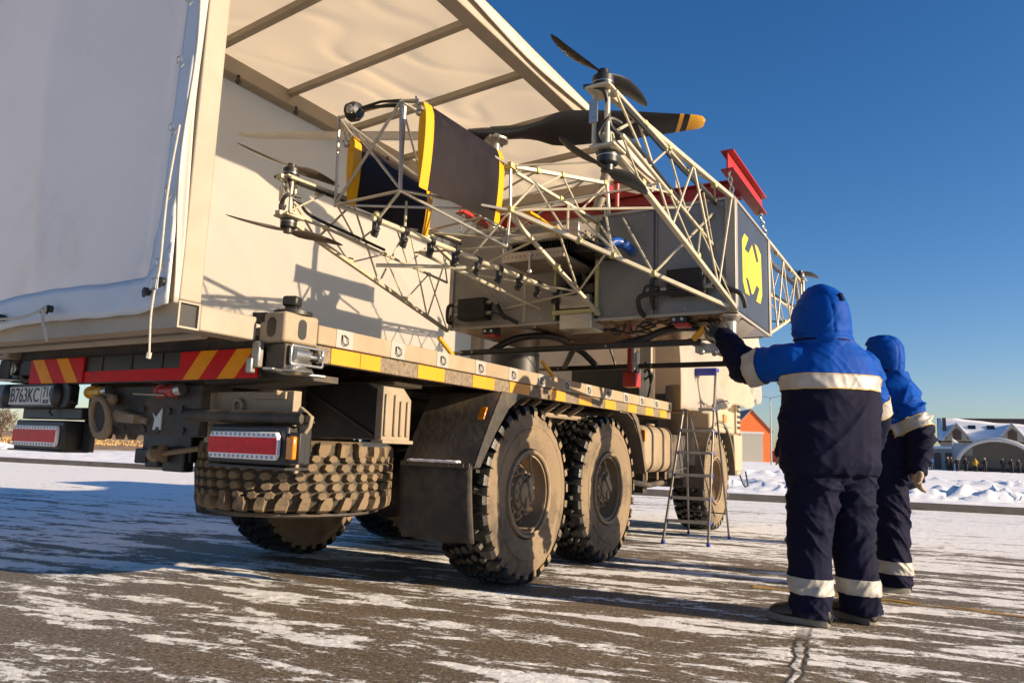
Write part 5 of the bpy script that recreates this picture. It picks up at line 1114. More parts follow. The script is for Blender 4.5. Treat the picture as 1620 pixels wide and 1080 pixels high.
for x0, x1, z0, z1, h0, h1, y0, y1 in ((-2.405, -2.385, 2.555, 2.565, .49, .475, FY-.01, 3.79), (-2.955, -2.945, 2.515, 2.475, .42, .33, FY+.02, 3.78)):
    def sec(t, g=1.): return foil((x0+(x1-x0)*t, z0+(z1-z0)*t), (h0+(h1-h0)*t)*g, .085*g, y0+(y1-y0)*t)
    b = B(); b.rings([sec(.09), sec(.35), sec(.65), sec(.925)]); vn = dpart(b, 'control_vane', 'vane_black', ang=50)
    b = B(); b.rings([sec(0, .985), sec(.006, 1.01), sec(.09, 1.012)]); b.rings([sec(.925, 1.012), sec(.992, 1.01), sec(1., .98)]); [dpart(q, 'end_cap', 'vane_yellow', vn, ang=50) for q in b.split()]
    b = B(); b.tube((x0, y0-.03, z0+.2), (x0, y0, z0+.2), .012, 8); b.tube((x1, y1, z1+.1), (x1, y1+.04, z1+.1), .012, 8); dpart(b, 'pivot', 'alu', vn)
# boom between the tail frame and the hull
b = B()
for p, q, w_ in ((r['b'], (-2.09, 4.80, 2.893), .026), ((-2.30, 3.84, 2.67), (-2.15, 4.79, 2.60), .022), (r['c'], (-1.16, 4.785, 1.872), .028), ((-2.34, 3.82, 2.40), (-2.13, 4.79, 1.905), .026), (r['a'], (-2.9, 4.79, 2.60), .028), (r['d'], (-2.95, 4.79, 2.0), .028)): b.beam(p, q, w_, w_)
bm_ = dpart(b, 'boom', 'truss_paint', bevel=.004, label='boom of four rails between vane frame and hull')
b = B()
A, A2 = (r['b'], (-2.09, 4.80, 2.893)), ((-2.30, 3.84, 2.67), (-2.15, 4.79, 2.60))
Cc, D_ = (r['c'], (-1.16, 4.785, 1.872)), ((-2.34, 3.82, 2.40), (-2.13, 4.79, 1.905))
lace(b, A, A2, 4); lace(b, A2, (Cc[0], lerpv(*Cc, .62)), 5, .0085, 1); lace(b, (Cc[0], lerpv(*Cc, .42)), D_, 4, .0085); lace(b, (r['a'], (-2.9, 4.79, 2.60)), A, 4, .008); lace(b, (r['d'], (-2.95, 4.79, 2.0)), D_, 4, .008)
b.tube(r['c'], (-1.45, 4.75, 2.60), .009, 6); b.tube(r['b'], (-1.70, 4.20, 2.78), .007, 6); b.tube(r['c'], (-1.42, 4.10, 2.55), .007, 6)
b.tube((-2.09, 4.80, 2.89), (-2.09, 4.85, 2.655), .014, 8); b.tube((-2.9, 4.79, 2.6), (-2.9, 4.85, 2.655), .014, 8)
b.tube(lerpv(*Cc, .63), (-1.30, 4.79, 2.55), .009, 6); b.tube(lerpv(*Cc, .63), (-1.95, 4.78, 2.60), .009, 6); b.tube(lerpv(*Cc, .45), (-2.1, 4.78, 2.72), .009, 6)
dpart(b, 'lacing', 'truss_paint', bm_)
b = B()
for q in (lerpv(*A, .25), lerpv(*A, .5), lerpv(*A, .97), lerpv(*A2, .97), lerpv(*Cc, .63), lerpv(*Cc, .3), lerpv(*D_, .5), lerpv(*A2, .5), lerpv(*Cc, .45)): gusset(b, q, .026)
[dpart(q, 'gusset', 'truss_joint', bm_, bevel=.004) for q in b.split()]
b = B(); b.box((-2.30, 3.9, 2.41), (-2.22, 4.55, 2.425)); dpart(b, 'yellow_rail', 'vane_yellow', bm_)
# lamp tube
la, lb = Vector((-2.735, FY, 2.18)), Vector((-2.44, 4.785, 2.085))
b = B(); b.tube(la, lb, .017, 10); lt = dpart(b, 'lamp_tube', 'truss_paint')
b = B(); b.tube((-2.66, 3.2, 2.18), (-2.66, 3.2, 2.33), .008, 6); b.tube(lerpv(la, lb, .1), (-3.0, 3.78, 2.36), .008, 6); b.tube(lerpv(la, lb, .45), (-2.32, 3.8, 2.4), .008, 6); b.tube(lerpv(la, lb, .02), f['d'], .009, 6); b.tube(lerpv(la, lb, .02), f['c'], .009, 6)
b.tube((-2.95, 3.3, 2.0), lerpv(la, lb, .6), .013, 6); b.tube((-2.98, 3.75, 2.2), (-2.62, 4.79, 1.98), .014, 6); dpart(b, 'lamp_tube_stay', 'truss_paint', lt)
for k in range(9):
    q = lerpv(la, lb, .02+.118*k)
    b = B(); b.lathe([(q.y-.018, .018), (q.y-.018, .026), (q.y+.018, .026), (q.y+.018, .018)], (q.x, 0, q.z), 'Y', 12)
    b.cbox(q+Vector((-.005, -.006, -.042)), (.03, .035, .05), rz=.4); b.tube(q+Vector((.016, -.016, -.052)), q+Vector((-.03, .012, -.078)), .021, 10); b.tube(q+Vector((0, 0, -.07)), q+Vector((-.012, 0, -.10)), .016, 8); dpart(b, 'spot_lamp', 'black_plastic', lt, bevel=.004)
# main rotor
hub = Vector((-3.21, 5.0, 3.585))
b = B(); b.tube((hub.x, hub.y, 2.70), (hub.x, hub.y, hub.z-.05), .034, 14); b.box((hub.x-.10, hub.y-.08, 2.66), (hub.x+.10, hub.y+.08, 2.72)); ms = dpart(b, 'rotor_mast', 'alu')
b = B()
for sx_ in (-1, 1):
    for q in ((-2.75, 4.85, 2.66), (-3.42, 4.85, 2.66), (-2.75, 5.6, 2.66), (-3.42, 5.6, 2.66)): b.tube((hub.x, hub.y, 2.95), q, .011, 6)
dpart(b, 'mast_stay', 'truss_paint', ms)
b = B(); b.lathe([(hub.z-.075, 0), (hub.z-.075, .065), (hub.z-.070, .105), (hub.z-.054, .105), (hub.z-.052, .07), (hub.z+.04, .06), (hub.z+.035, 0)], (hub.x, hub.y, 0), 'Z', 28)
for k in range(8):
    a = k*pi/4; b.tube((hub.x+.098*cos(a), hub.y+.098*sin(a), hub.z-.082), (hub.x+.098*cos(a), hub.y+.098*sin(a), hub.z-.045), .009, 6)
b.tube((hub.x, hub.y, hub.z+.03), (hub.x, hub.y, hub.z+.05), .012, 8); dpart(b, 'rotor_hub', 'bare_steel', ms)
BIG = [(-.03, .12, .05, 0, .40), (.06, .125, .10, 0, .36), (.12, .13, .25, 0, .27), (.20, .16, .60, .01, .13), (.27, .235, .76, .02, .07), (.34, .262, .78, .02, .055), (.48, .25, .70, .015, .055), (.64, .22, .62, .01, .055), (.78, .185, .55, 0, .055), (.86, .160, .52, 0, .055), (.865, .16, .52, 0, .055), (.885, .153, .51, 0, .055), (.90, .148, .50, 0, .055), (.915, .140, .5, 0, .055), (.95, .128, .5, -.004, .055), (.98, .108, .48, -.012, .055), (1.0, .062, .46, -.028, .06)]
def main_blade(tip, mats, pitch, thick=.06, flat=1.):
    d = Vector(tip)-hub; L = d.length; b = B()
    prof = [(t, c_*1.22, tw*flat, s_*1.2, k_) for t, c_, tw, s_, k_ in BIG]
    prop_blade(b, hub, d, L, (0, 0, 1), prof, thick, pitch)
    for fc in b.bm.faces:
        t = (fc.calc_center_median()-hub).dot(d.normalized())/L
        fc.material_index = (1 if t > .16 else 0) if flat < 1 else (1 if (.866 < t < .884 or t > .916) else 0)
    return dpart(b, 'main_blade', mats, ms, ang=60)
main_blade((-1.690, 6.0, 3.80), ['carbon', 'blade_yellow'], 1)
main_blade((-4.855, 3.70, 3.37), ['carbon', 'blade_sunlit'], 1, .05, .25)

# ------------------------------------------------------------------ red lifting spreader on chains
spr = thing('lifting_spreader', 'red steel lifting spreader beam with chains above the grey drone', 'lifting beam', (-2.27, 5.35, 2.75))
def ibeam(b, p, q, h, fl, t=.010, n=0):
    p, q = Vector(p), Vector(q); z = Vector((0, 0, 1)); 
    b.beam(p+z*(h/2), q+z*(h/2), fl, t, up=(0, 0, 1)); b.beam(p-z*(h/2), q-z*(h/2), fl, t, up=(0, 0, 1)); b.beam(p, q, t, h-t-.002, up=(0, 0, 1))
b = B(); ibeam(b, (-3.325, 5.30, 2.88), (-1.235, 5.30, 2.88), .13, .09); mb_ = b.build('main_beam', 'sling_red', spr)
for x, lab in ((-3.37, None), (-1.19, None)):
    b = B(); ibeam(b, (x, 4.74, 2.895), (x, 5.80, 2.895), .13, .085); cb_ = b.build('cross_beam', 'sling_red', spr)
b = B(); b.prism([(5.18, 2.951), (5.42, 2.951), (5.34, 3.08), (5.26, 3.08)], lambda u, v, t: Vector((t, u, v)), -2.30, -2.27); b.prism([(-2.55, 2.951), (-2.0, 2.951), (-2.2, 3.02), (-2.36, 3.02)], lambda u, v, t: Vector((u, t, v)), 5.28, 5.30); lug = b.build('lifting_lug', 'sling_red', spr, bevel=.004)
b = B(); b.tube((-2.36, 5.24, 2.86), (-2.26, 5.20, 3.16), .045, 14); b.tube((-2.27, 5.15, 3.15), (-2.27, 5.25, 3.15), .03, 10); b.build('crane_link', 'alu_dull', spr)
b = B(); b.tube((-2.10, 5.02, 2.78), (-2.10, 5.02, 3.0), .018, 8); b.sphere((-2.10, 5.02, 2.98), .035, 10, (1, 1, .6)); b.sphere((-2.10, 5.02, 2.90), .03, 10, (1, 1, .6)); b.build('shackle', 'sling_red', spr)
def chain(p, q):
    p, q = Vector(p), Vector(q); d = q-p; L = d.length; n = max(3, int(L/.034)); u = d.normalized(); a, c_ = frame(u); b = B()
    for k in range(n):
        cc = p+d*((k+.5)/n); s_ = a if k % 2 == 0 else c_; h = L/n*.72; w_ = .0125
        pts = [cc+u*(h*sin(t_)*1.0)*(1 if abs(sin(t_)) > .3 else .9)+s_*(w_*cos(t_)) for t_ in [2*pi*j/10 for j in range(10)]]
        b.path(pts, .0048, 6, close=True)
    b.sphere(p, .014, 8); b.sphere(q, .014, 8)
    return b.build('chain', 'zinc', spr)
for x, xc in ((-3.37, -3.42), (-1.19, -1.175)):
    for y, yb_ in ((4.79, 4.83), (5.75, 5.90)): chain((x, y, 2.825), (xc, yb_, 2.66))

# ------------------------------------------------------------------ step ladder
lad = thing('step_ladder', 'aluminium step ladder with blue plastic joints standing beside the truck bed', 'ladder', (-2.37, 8.05, 0))
fl_, fr_, tl_, tr_ = Vector((-2.595, 7.56, .0)), Vector((-2.150, 7.66, .0)), Vector((-2.47, 8.08, 1.86)), Vector((-2.19, 8.14, 1.86))
b = B(); b.beam(fl_+Vector((0, 0, .03)), tl_, .022, .032); b.beam(fr_+Vector((0, 0, .03)), tr_, .022, .032); b.build('front_rail', 'ladder_alu', lad, bevel=.004)
b = B(); rl, rr_ = Vector((-2.68, 8.72, 0)), Vector((-2.165, 8.56, 0)); b.beam(rl, lerpv(fl_, tl_, .86), .018, .022); b.beam(rr_, lerpv(fr_, tr_, .86), .018, .022); b.tube(lerpv(rl, tl_, .15), lerpv(rr_, tr_, .15), .008, 6); b.tube(lerpv(rl, tl_, .42), lerpv(fl_, tl_, .40), .005, 6); b.tube(lerpv(rl, tl_, .75), lerpv(rl, tl_, .12)+Vector((.30, .02, 0)), .008, 6); b.build('rear_leg', 'ladder_alu', lad)
for k in range(6):
    t_ = .125+.128*k; p, q = lerpv(fl_, tl_, t_), lerpv(fr_, tr_, t_)
    b = B(); b.beam(p+Vector((.012, .02, 0)), q+Vector((-.012, .02, 0)), .085, .03, up=(0, 0, 1)); st = b.build('step', 'ladder_alu', lad, bevel=.004)
    b = B()
    for c_ in (p, q): b.cbox(c_+Vector((0, .008, -.002)), (.034, .045, .045))
    b.each('step_joint', 'ladder_blue', st, bevel=.005)
b = B()
for c_ in (fl_, fr_): b.cbox(c_+Vector((0, .003, .02)), (.034, .045, .04))
for c_ in (rl, rr_): b.cbox(c_+Vector((0, 0, .015)), (.03, .035, .03))
b.build('foot_cap', 'ladder_blue', lad, bevel=.005)
b = B(); b.box((-2.50, 8.05, 1.845), (-2.16, 8.17, 1.885)); b.box((-2.50, 8.05, 1.80), (-2.16, 8.065, 1.845)); b.build('top_tray', 'ladder_blue', lad, bevel=.006)
# ------------------------------------------------------------------ workers
def voxel(b, vox, smooth=3):
    bmesh.ops.recalc_face_normals(b.bm, faces=b.bm.faces)
    me = bpy.data.meshes.new('tmp'); b.bm.to_mesh(me); b.bm.free(); o = bpy.data.objects.new('tmp', me); COL.objects.link(o)
    md = o.modifiers.new('r', 'REMESH'); md.mode = 'VOXEL'; md.voxel_size = vox
    if smooth: ms_ = o.modifiers.new('s', 'SMOOTH'); ms_.factor = .5; ms_.iterations = smooth
    bpy.context.view_layer.update()
    m2 = bpy.data.meshes.new_from_object(o.evaluated_get(bpy.context.evaluated_depsgraph_get()))
    bpy.data.objects.remove(o); bpy.data.meshes.remove(me)
    r_ = B(); r_.bm.free(); r_.bm = bmesh.new(); r_.bm.from_mesh(m2); bpy.data.meshes.remove(m2); r_.bm.normal_update(); return r_
def limb(b, pts, rs, n=14):
    pts = [Vector(p) for p in pts]; sp = spline(pts, 5); m = len(sp); rr = []
    for i in range(m):
        t = i/(m-1)*(len(rs)-1); k = min(int(t), len(rs)-2); rr.append(rs[k]+(rs[k+1]-rs[k])*(t-k))
    b.path(sp, rr, n); b.sphere(pts[0], rs[0]*.98, 12); b.sphere(pts[-1], rs[-1]*.98, 12)
def loft(b, rings_, fx, rx):                # rings: (center, half width, half depth)
    rs = []
    for c, a, d in rings_:
        rs.append([Vector(c)+rx*(a*(abs(cos(t))**.85)*(1 if cos(t) > 0 else -1))+fx*(d*sin(t)) for t in [2*pi*k/28 for k in range(28)]])
    b.rings(rs)
def wrinkle(b, amp, fn):
    b.bm.normal_update()
    for v in b.bm.verts:
        v.co += v.normal*(fn(v.co)*amp)
def ridged(p, f): return 1-abs(mnoise.noise(Vector((p.x*f[0], p.y*f[1], p.z*f[2]))))*2
def fold(p, seed=0., f=6.5, lean=.6):      # crisp slanting creases that come and go
    q = Vector((p.x+seed, p.y-seed, p.z)); r_ = q+mnoise.noise_vector(q*2.3)*.10
    h = r_.x*.8+r_.y*.6; dpt = r_.x*.6-r_.y*.8; out = 0.
    for k, (th, off) in enumerate(((.75*lean/.6, 3.), (-.65*lean/.6, 17.), (.08, 31.))):
        u = r_.z*cos(th)+h*sin(th); w_ = -r_.z*sin(th)+h*cos(th)
        m_ = min(1, max(0, .25+2.0*mnoise.noise(q*2.1+Vector((off, off, 4)))))
        if m_ <= 0: continue
        a = ridged(Vector((u*1.5+off, w_*.38, dpt*.5)), (f, f, f)); a = (max(0, a-.25)/.75)**2.2
        c_ = ridged(Vector((u*2.7+off, w_*.7+8, dpt)), (f, f, f)); c_ = (max(0, c_-.4)/.6)**2
        out += m_*(a+.30*c_)
    return out*.8+.30*mnoise.noise(q*2.6)
def hand_geo(b, wrist, d, nrm, side, curl, s=1., fat=1.):
    # palm, four fingers of different length, thumb from the side of the palm
    d = Vector(d).normalized(); nrm = Vector(nrm); nrm = (nrm-d*nrm.dot(d)).normalized(); a = d.cross(nrm).normalized()*side   # a points to the thumb side
    w_ = Vector(wrist)
    rs = []
    for t, hw, ht in ((-.02, .026, .021), (.02, .034, .020), (.06, .043, .019), (.090, .043, .015)):
        rs.append([w_+d*(t*s)+a*(hw*s*fat*cos(q))+nrm*(ht*s*fat*sin(q)) for q in [2*pi*k/14 for k in range(14)]])
    b.rings(rs)
    for i, (off, L) in enumerate(((.033, .072), (.012, .082), (-.010, .076), (-.031, .060))):
        p = w_+d*(.086*s)+a*(off*s); ang = curl*(.75+.12*i); pts = [p-d*.015*s]; cur = d.copy(); 
        for seg in (.46, .31, .23):
            cur = (Matrix.Rotation(ang*.62, 3, a*side) @ cur) if True else cur
            p = p+cur*(L*seg*s); pts.append(p.copy())
        b.path(spline(pts, 3), [.0100*s*fat]*4+[.0095*s*fat]*3+[.0080*s*fat]*3, 10); b.sphere(pts[-1], .0082*s*fat, 10); b.sphere(pts[1], .0098*s*fat, 8)
    p = w_+d*(.022*s)+a*(.030*s); t1 = p+(d*.6+a*.8+nrm*-.15).normalized()*.040*s; t2 = t1+(d*.9+a*.30-nrm*.35).normalized()*.032*s; t3 = t2+(d*.95+a*.0-nrm*.45).normalized()*.024*s
    b.path(spline([p-a*.01, t1, t2, t3], 3), [.014*s*fat]*4+[.0115*s*fat]*3+[.009*s*fat]*3, 10); b.sphere(t3, .009*s*fat, 10)
def worker(label, root, J, gl, group, hem, band, hooded=True, seed=0., sz=1., hi=True, cap=False):
    t = thing('person', label, 'person', root, 0, group)
    vox = .0085 if hi else .016
    P = {k: Vector(v) for k, v in J.items() if isinstance(v, tuple)}
    fx = Vector((P['face'].x, P['face'].y, 0)).normalized(); rx = fx.cross(Vector((0, 0, 1))).normalized()      # rx = wearer's right
    hf = Vector(J.get('hface', J['face'])).normalized(); hr_ = hf.cross(Vector((0, 0, 1))).normalized()
    C_ = P['pelvis']; K = P['chest']; H = P['head']
    # ---- body
    b = B()
    loft(b, [(C_+Vector((0, 0, -.10)), .10, .09), (C_, .165, .115), (C_+(K-C_)*.45, .15, .105), (K, .185, .12), (K+Vector((0, 0, .14)), .17, .095), (K+Vector((0, 0, .20)), .07, .065), (K.lerp(H, .55)+Vector((0, 0, .04)), .055, .058)], fx, rx)
    for s_ in 'LR':
        limb(b, [P['sh'+s_], P['el'+s_], P['wr'+s_]], [.058, .045, .030]); limb(b, [P['hip'+s_], P['kn'+s_], P['an'+s_]], [.088, .060, .042])
        ft = Vector(J['toe'+s_]).normalized(); a_ = P['an'+s_]; limb(b, [Vector((a_.x, a_.y, .06))-ft*.03, Vector((a_.x, a_.y, .045))+ft*.08, Vector((a_.x, a_.y, .035))+ft*.16], [.038, .036, .026])
        hand_geo(b, P['wr'+s_], J['hd'+s_], J['hn'+s_], 1 if s_ == 'L' else -1, J['curl'+s_], 1.0, .92)
    b.sphere(H, .105, 16, (.76, .92, 1.15)); b.path([H+Vector((0, 0, -.16)), H+Vector((0, 0, -.05))], .055, 12)
    b.sphere(H+hf*.035-Vector((0, 0, .055)), .068, 14, (.85, .95, 1.0)); b.sphere(H+hf*.102-Vector((0, 0, .03)), .016, 8, (.8, 1, 1.5)); b.path([H+hf*.095+Vector((0, 0, .01)), H+hf*.112-Vector((0, 0, .035))], [.007, .013], 8)
    for s_ in (-1, 1): b.sphere(H+hr_*s_*.083-Vector((0, 0, .015)), .026, 10, (.5, .8, 1.2))
    b.sphere(H+hf*.088-Vector((0, 0, .073)), .018, 8, (1.4, .7, .45)); b.sphere(H+hf*.088-Vector((0, 0, .085)), .017, 8, (1.2, .7, .5))
    for s_ in (-1, 1): b.sphere(H+hf*.085+hr_*s_*.032+Vector((0, 0, .022)), .020, 8, (1.3, .6, .5))
    b = voxel(b, .0085 if hi else .012, 1); body = b.build('body', 'skin', t, ang=180)
    b = B()
    for s_ in (-1, 1): b.sphere(H+hf*.083+hr_*s_*.032+Vector((0, 0, .004)), .0115, 10)
    b.build('eyes', 'plate_white', body, ang=180)
    # ---- trousers
    b = B(); loft(b, [(C_+Vector((0, 0, -.14)), .15, .14), (C_+Vector((0, 0, -.05)), .215, .165), (C_+Vector((0, 0, .10)), .21, .165)], fx, rx)
    for s_ in 'LR':
        a_ = P['an'+s_]; limb(b, [P['hip'+s_], P['kn'+s_], a_.lerp(P['kn'+s_], .25), Vector((a_.x, a_.y, .02))], [.146*sz, .122*sz, .113*sz, .097*sz], 18)
    b = voxel(b, vox, 4)
    def tf_(p):
        z = p.z; low = max(0, 1-(z-.06)/.35) if z < .41 else 0; kn = max(0, 1-abs(z-.52)/.22); up = max(0, 1-abs(z-.76)/.15)
        return fold(p, seed, 8.5)*(.55+.45*low+.55*kn+.35*up)-.2
    wrinkle(b, .025, tf_)
    bmesh.ops.bisect_plane(b.bm, geom=b.bm.verts[:]+b.bm.edges[:]+b.bm.faces[:], plane_co=(0, 0, .052), plane_no=(0, 0, 1), clear_inner=True)
    for z in (.245, .332): bmesh.ops.bisect_plane(b.bm, geom=b.bm.verts[:]+b.bm.edges[:]+b.bm.faces[:], plane_co=(0, 0, z), plane_no=(.03, .02, 1))
    b.bm.normal_update()
    tr_f = lambda c: .245 < c.z+.03*c.x*1+.02*c.y*1-(0) < .332
    zc = lambda c: (c.z*1+.03*c.x+.02*c.y)
    bands = [f_ for f_ in b.bm.faces if .245 < zc(f_.calc_center_median()) < .332]
    def shell(faces, off, grow=0):
        nb = B(); mp_ = {}
        for f_ in faces:
            vs_ = []
            for v in f_.verts:
                if v not in mp_: mp_[v] = nb.bm.verts.new(v.co+v.normal*off)
                vs_.append(mp_[v])
            nb.f(vs_)
        return nb
    sb = shell(bands, .004); trs = b.build('trousers', 'jacket_navy', t, ang=180)
    sb.each('reflective_band', 'band', trs, ang=180, solid=.003)
    # ---- jacket
    b = B(); z0 = hem
    up = Vector((0, 0, 1))
    def lv(z): f_ = (z-C_.z)/(K.z-C_.z); c_ = C_.lerp(K, f_); return Vector((c_.x, c_.y, z))
    Kz = K.z
    loft(b, [(lv(z0-.004), .215*sz, .165*sz), (lv(z0+.012), .250*sz, .200*sz), (lv(z0+.06), .268*sz, .218*sz), (lv(z0+.16), .274*sz, .218*sz), (lv(z0+.32), .272*sz, .21*sz), (lv(Kz-.10), .268*sz, .20*sz), (lv(Kz+.04), .262*sz, .185*sz), (lv(Kz+.13), .225*sz, .155*sz), (lv(Kz+.20), .145*sz, .125*sz), (lv(Kz+.26), .105, .105)], fx, rx)
    for s_ in 'LR':
        limb(b, [P['sh'+s_].lerp(K, .12), P['sh'+s_].lerp(P['el'+s_], .5), P['el'+s_], P['el'+s_].lerp(P['wr'+s_], .6), P['wr'+s_]], [.115*sz, .103*sz, .094*sz, .079*sz, .060*sz], 18)
    b = voxel(b, vox, 5)
    def seg_t(p, a, c_): d = c_-a; return max(0, min(1, (p-a).dot(d)/d.length_squared))
    def seg_d(p, a, c_): return (p-a.lerp(c_, seg_t(p, a, c_))).length
    def arm_of(p):
        for s_ in 'LR':
            S_, E_, W_ = P['sh'+s_], P['el'+s_], P['wr'+s_]
            d1, d2 = seg_d(p, S_, E_), seg_d(p, E_, W_)
            ax = lv(min(max(p.z, z0), Kz+.1)); q = p-ax; el = hypot(q.dot(rx)/(.272*sz), q.dot(fx)/(.21*sz))
            if min(d1, d2) < .155*sz and (d2 < d1 or seg_t(p, S_, E_) > .30) and el > .985:
                return s_, (seg_t(p, S_, E_) if d1 < d2 else 1+seg_t(p, E_, W_))
        return None
    def jf(p):
        ar = arm_of(p)
        if ar: return fold(p, seed+3, 8)*.9-.2
        low = max(0, 1-(p.z-z0)/.16)
        return fold(p, seed+7, 4.6)*(.75+.3*max(0, 1-abs(p.z-1.15)/.25))+.55*low*ridged(p, (10, 10, 2.0))-.2
    wrinkle(b, .027, jf)
    tilt = Vector((.0, .0, 1))
    for z in band: bmesh.ops.bisect_plane(b.bm, geom=b.bm.verts[:]+b.bm.edges[:]+b.bm.faces[:], plane_co=(0, 0, z), plane_no=tilt)
    for s_ in 'LR':
        S_, E_ = P['sh'+s_], P['el'+s_]
        for tt in (.62, .90):
            fs = [f_ for f_ in b.bm.faces if (lambda a: a and a[0] == s_ and .3 < a[1] < 1.25)(arm_of(f_.calc_center_median()))]
            vs_ = {v for f_ in fs for v in f_.verts}; es = {e_ for f_ in fs for e_ in f_.edges}
            bmesh.ops.bisect_plane(b.bm, geom=list(vs_)+list(es)+fs, plane_co=S_.lerp(E_, tt), plane_no=(E_-S_))
    b.bm.normal_update(); bd = []
    for f_ in b.bm.faces:
        c_ = f_.calc_center_median(); ar = arm_of(c_)
        if ar:
            S_, E_ = P['sh'+ar[0]], P['el'+ar[0]]; q = (c_-S_).dot(E_-S_)/(E_-S_).length_squared
            if ar[1] >= 1.25: q = 2
            f_.material_index = 0 if q < .76 else 1
            if .62 < q < .90: bd.append(f_)
        else:
            ax = lv(min(max(c_.z, z0), Kz+.1)); q_ = c_-ax; far = hypot(q_.dot(rx)/(.272*sz), q_.dot(fx)/(.21*sz)) > 1.055 and min(seg_d(c_, P['sh'+s_], P['el'+s_]) for s_ in 'LR') < .17
            f_.material_index = 0 if c_.z > (band[0]+band[1])/2 or far else 1
            if band[0] < c_.z < band[1] and not far: bd.append(f_)
    bs_ = set(bd); edges_ = []
    for f_ in bd:
        for ed in f_.edges:
            if any(g not in bs_ for g in ed.link_faces): v0_, v1_ = ed.verts; edges_.append((v0_.co+v0_.normal*.0055, v1_.co+v1_.normal*.0055))
    sb = shell(bd, .0045); jk = b.build('jacket', ['jacket_blue', 'jacket_navy'], t, ang=180)
    sb.each('reflective_band', 'band', jk, ang=180, solid=.003)
    # yellow piping along the edges of the bands
    b = B()
    for p_, q_ in edges_: b.tube(p_, q_, .0028, 4, cap=False)
    b.build('piping', 'band_edge', jk, ang=180)
    # ---- hood
    b = B(); hc = H+Vector((0, 0, .005))
    if hooded:
        loft(b, [(hc+hf*o+Vector((0, 0, z)), a_*sz*.96, d_*sz*.96) for z, a_, d_, o in ((-.225, .150, .158, -.02), (-.165, .150, .164, -.01), (-.10, .150, .170, .002), (-.03, .141, .172, .002), (.02, .126, .164, -.002), (.065, .107, .148, -.006), (.105, .082, .122, -.006), (.140, .052, .086, .002), (.162, .022, .04, .008), (.166, .008, .015, .01))], hf, hr_)
        if cap:
            b.bm.free(); b = B(); loft(b, [(hc+hf*o+Vector((0, 0, z)), a_, d_) for z, a_, d_, o in ((-.155, .092, .10, -.04), (-.06, .105, .128, -.02), (.0, .115, .138, -.012), (.06, .112, .136, -.012), (.10, .098, .118, -.012), (.135, .072, .09, -.01), (.15, .03, .04, -.01))], hf, hr_)
        b = voxel(b, .0095, 3)
        def hfn(p):
            q = p-hc; lat = q.dot(hr_); back = -q.dot(hf)
            v = -.55*max(0, 1-abs(abs(lat)-.064)/.010)*(1 if q.z > -.15 else 0)
            if abs(lat) < .058 and back > -.02: v += .5*(abs(sin(q.z*26+lat*22))*abs(sin(q.z*26-lat*22)))**.5-.2
            v -= .8*max(0, 1-abs(q.z+.155)/.016); v += .35*max(0, 1-abs(q.z+.185)/.02)
            return v+.75*fold(p, seed+1, 11)-.2
        wrinkle(b, .0078, hfn)
        # open the hood in front of the face
        dele = [v for v in b.bm.verts if (v.co-hc).dot(hf) > .075 and abs((v.co-hc).dot(hr_)) < .085 and -.14 < v.co.z-hc.z < .08]
        bmesh.ops.delete(b.bm, geom=dele, context='VERTS')
        b.build('hood', 'jacket_blue', t, ang=180, solid=.008)
        b = B(); la_, fo_ = (.078, .088) if cap else (.098, .110)
        b.path([hc+hf*(fo_-.03*abs(cos(a))**2)+hr_*(la_*cos(a))+Vector((0, 0, -.03+.115*sin(a))) for a in [2*pi*k/32 for k in range(32)]], .017, 8, close=True); b.build('hood_brim', 'jacket_blue', t, ang=180)
        b = B(); q = hc-hf*(.118 if cap else .158)+Vector((0, 0, .075)); b.cbox(q, (.012, .020, .05), rz=atan2(hf.y, hf.x), ry=.35); b.build('hood_tab', 'jacket_navy', t)
    if hooded and not cap:      # dark cord round the foot of the hood
        b = B(); b.path([hc+Vector((0, 0, -.178))+hr_*(.158*cos(a))+hf*(.168*sin(a)-.01) for a in [2*pi*k/36 for k in range(36)]], .007, 6, close=True); b.build('hood_cord', 'jacket_navy', t)
    # ---- collar
    b = B(); cc = K.lerp(H, .60)
    cz = K.z+.225
    b.rings([[Vector((cc.x, cc.y, cz+dz))+rx*(r_*cos(a))+fx*(r_*sin(a)) for a in [2*pi*k/28 for k in range(28)]] for dz, r_ in ((-.05, .128), (.0, .124), (.045, .118), (.045, .100), (-.05, .105))], cap=False, close=True)
    if cap: b.path([Vector((cc.x, cc.y, cz-.04)), Vector((cc.x, cc.y, cz+.09))], [.102, .094], 24)
    b.build('collar', 'jacket_navy' if not J.get('bluecollar') else 'jacket_blue', jk, ang=60)
    # ---- gloves, boots
    for s_ in 'LR':
        b = B(); hand_geo(b, P['wr'+s_], J['hd'+s_], J['hn'+s_], 1 if s_ == 'L' else -1, J['curl'+s_], 1.08, 1.22)
        d_ = Vector(J['hd'+s_]).normalized(); b.path([P['wr'+s_]-d_*.06, P['wr'+s_]-d_*.02, P['wr'+s_]+d_*.02], [.046, .044, .040], 14)
        b = voxel(b, .0048, 2); wrinkle(b, .0022, lambda p: fold(p, 2, 40, 40)); b.build('glove', gl, t, ang=180)
        ft = Vector(J['toe'+s_]).normalized(); a_ = P['an'+s_]; sd = ft.cross(up); base = Vector((a_.x, a_.y, 0))
        b = B(); rs = []
        for f_, hw, h0, h1 in ((-.105, .034, .02, .08), (-.095, .047, .018, .14), (-.04, .054, .018, .16), (.03, .053, .018, .15), (.09, .056, .018, .125), (.15, .060, .018, .105), (.205, .052, .020, .090), (.232, .030, .026, .065)):
            rs.append([base+ft*f_+sd*(hw*cos(q)*(1.0 if sin(q) < 0 else .93))+up*((h0+h1)/2+(h1-h0)/2*sin(q)) for q in [2*pi*k/16 for k in range(16)]])
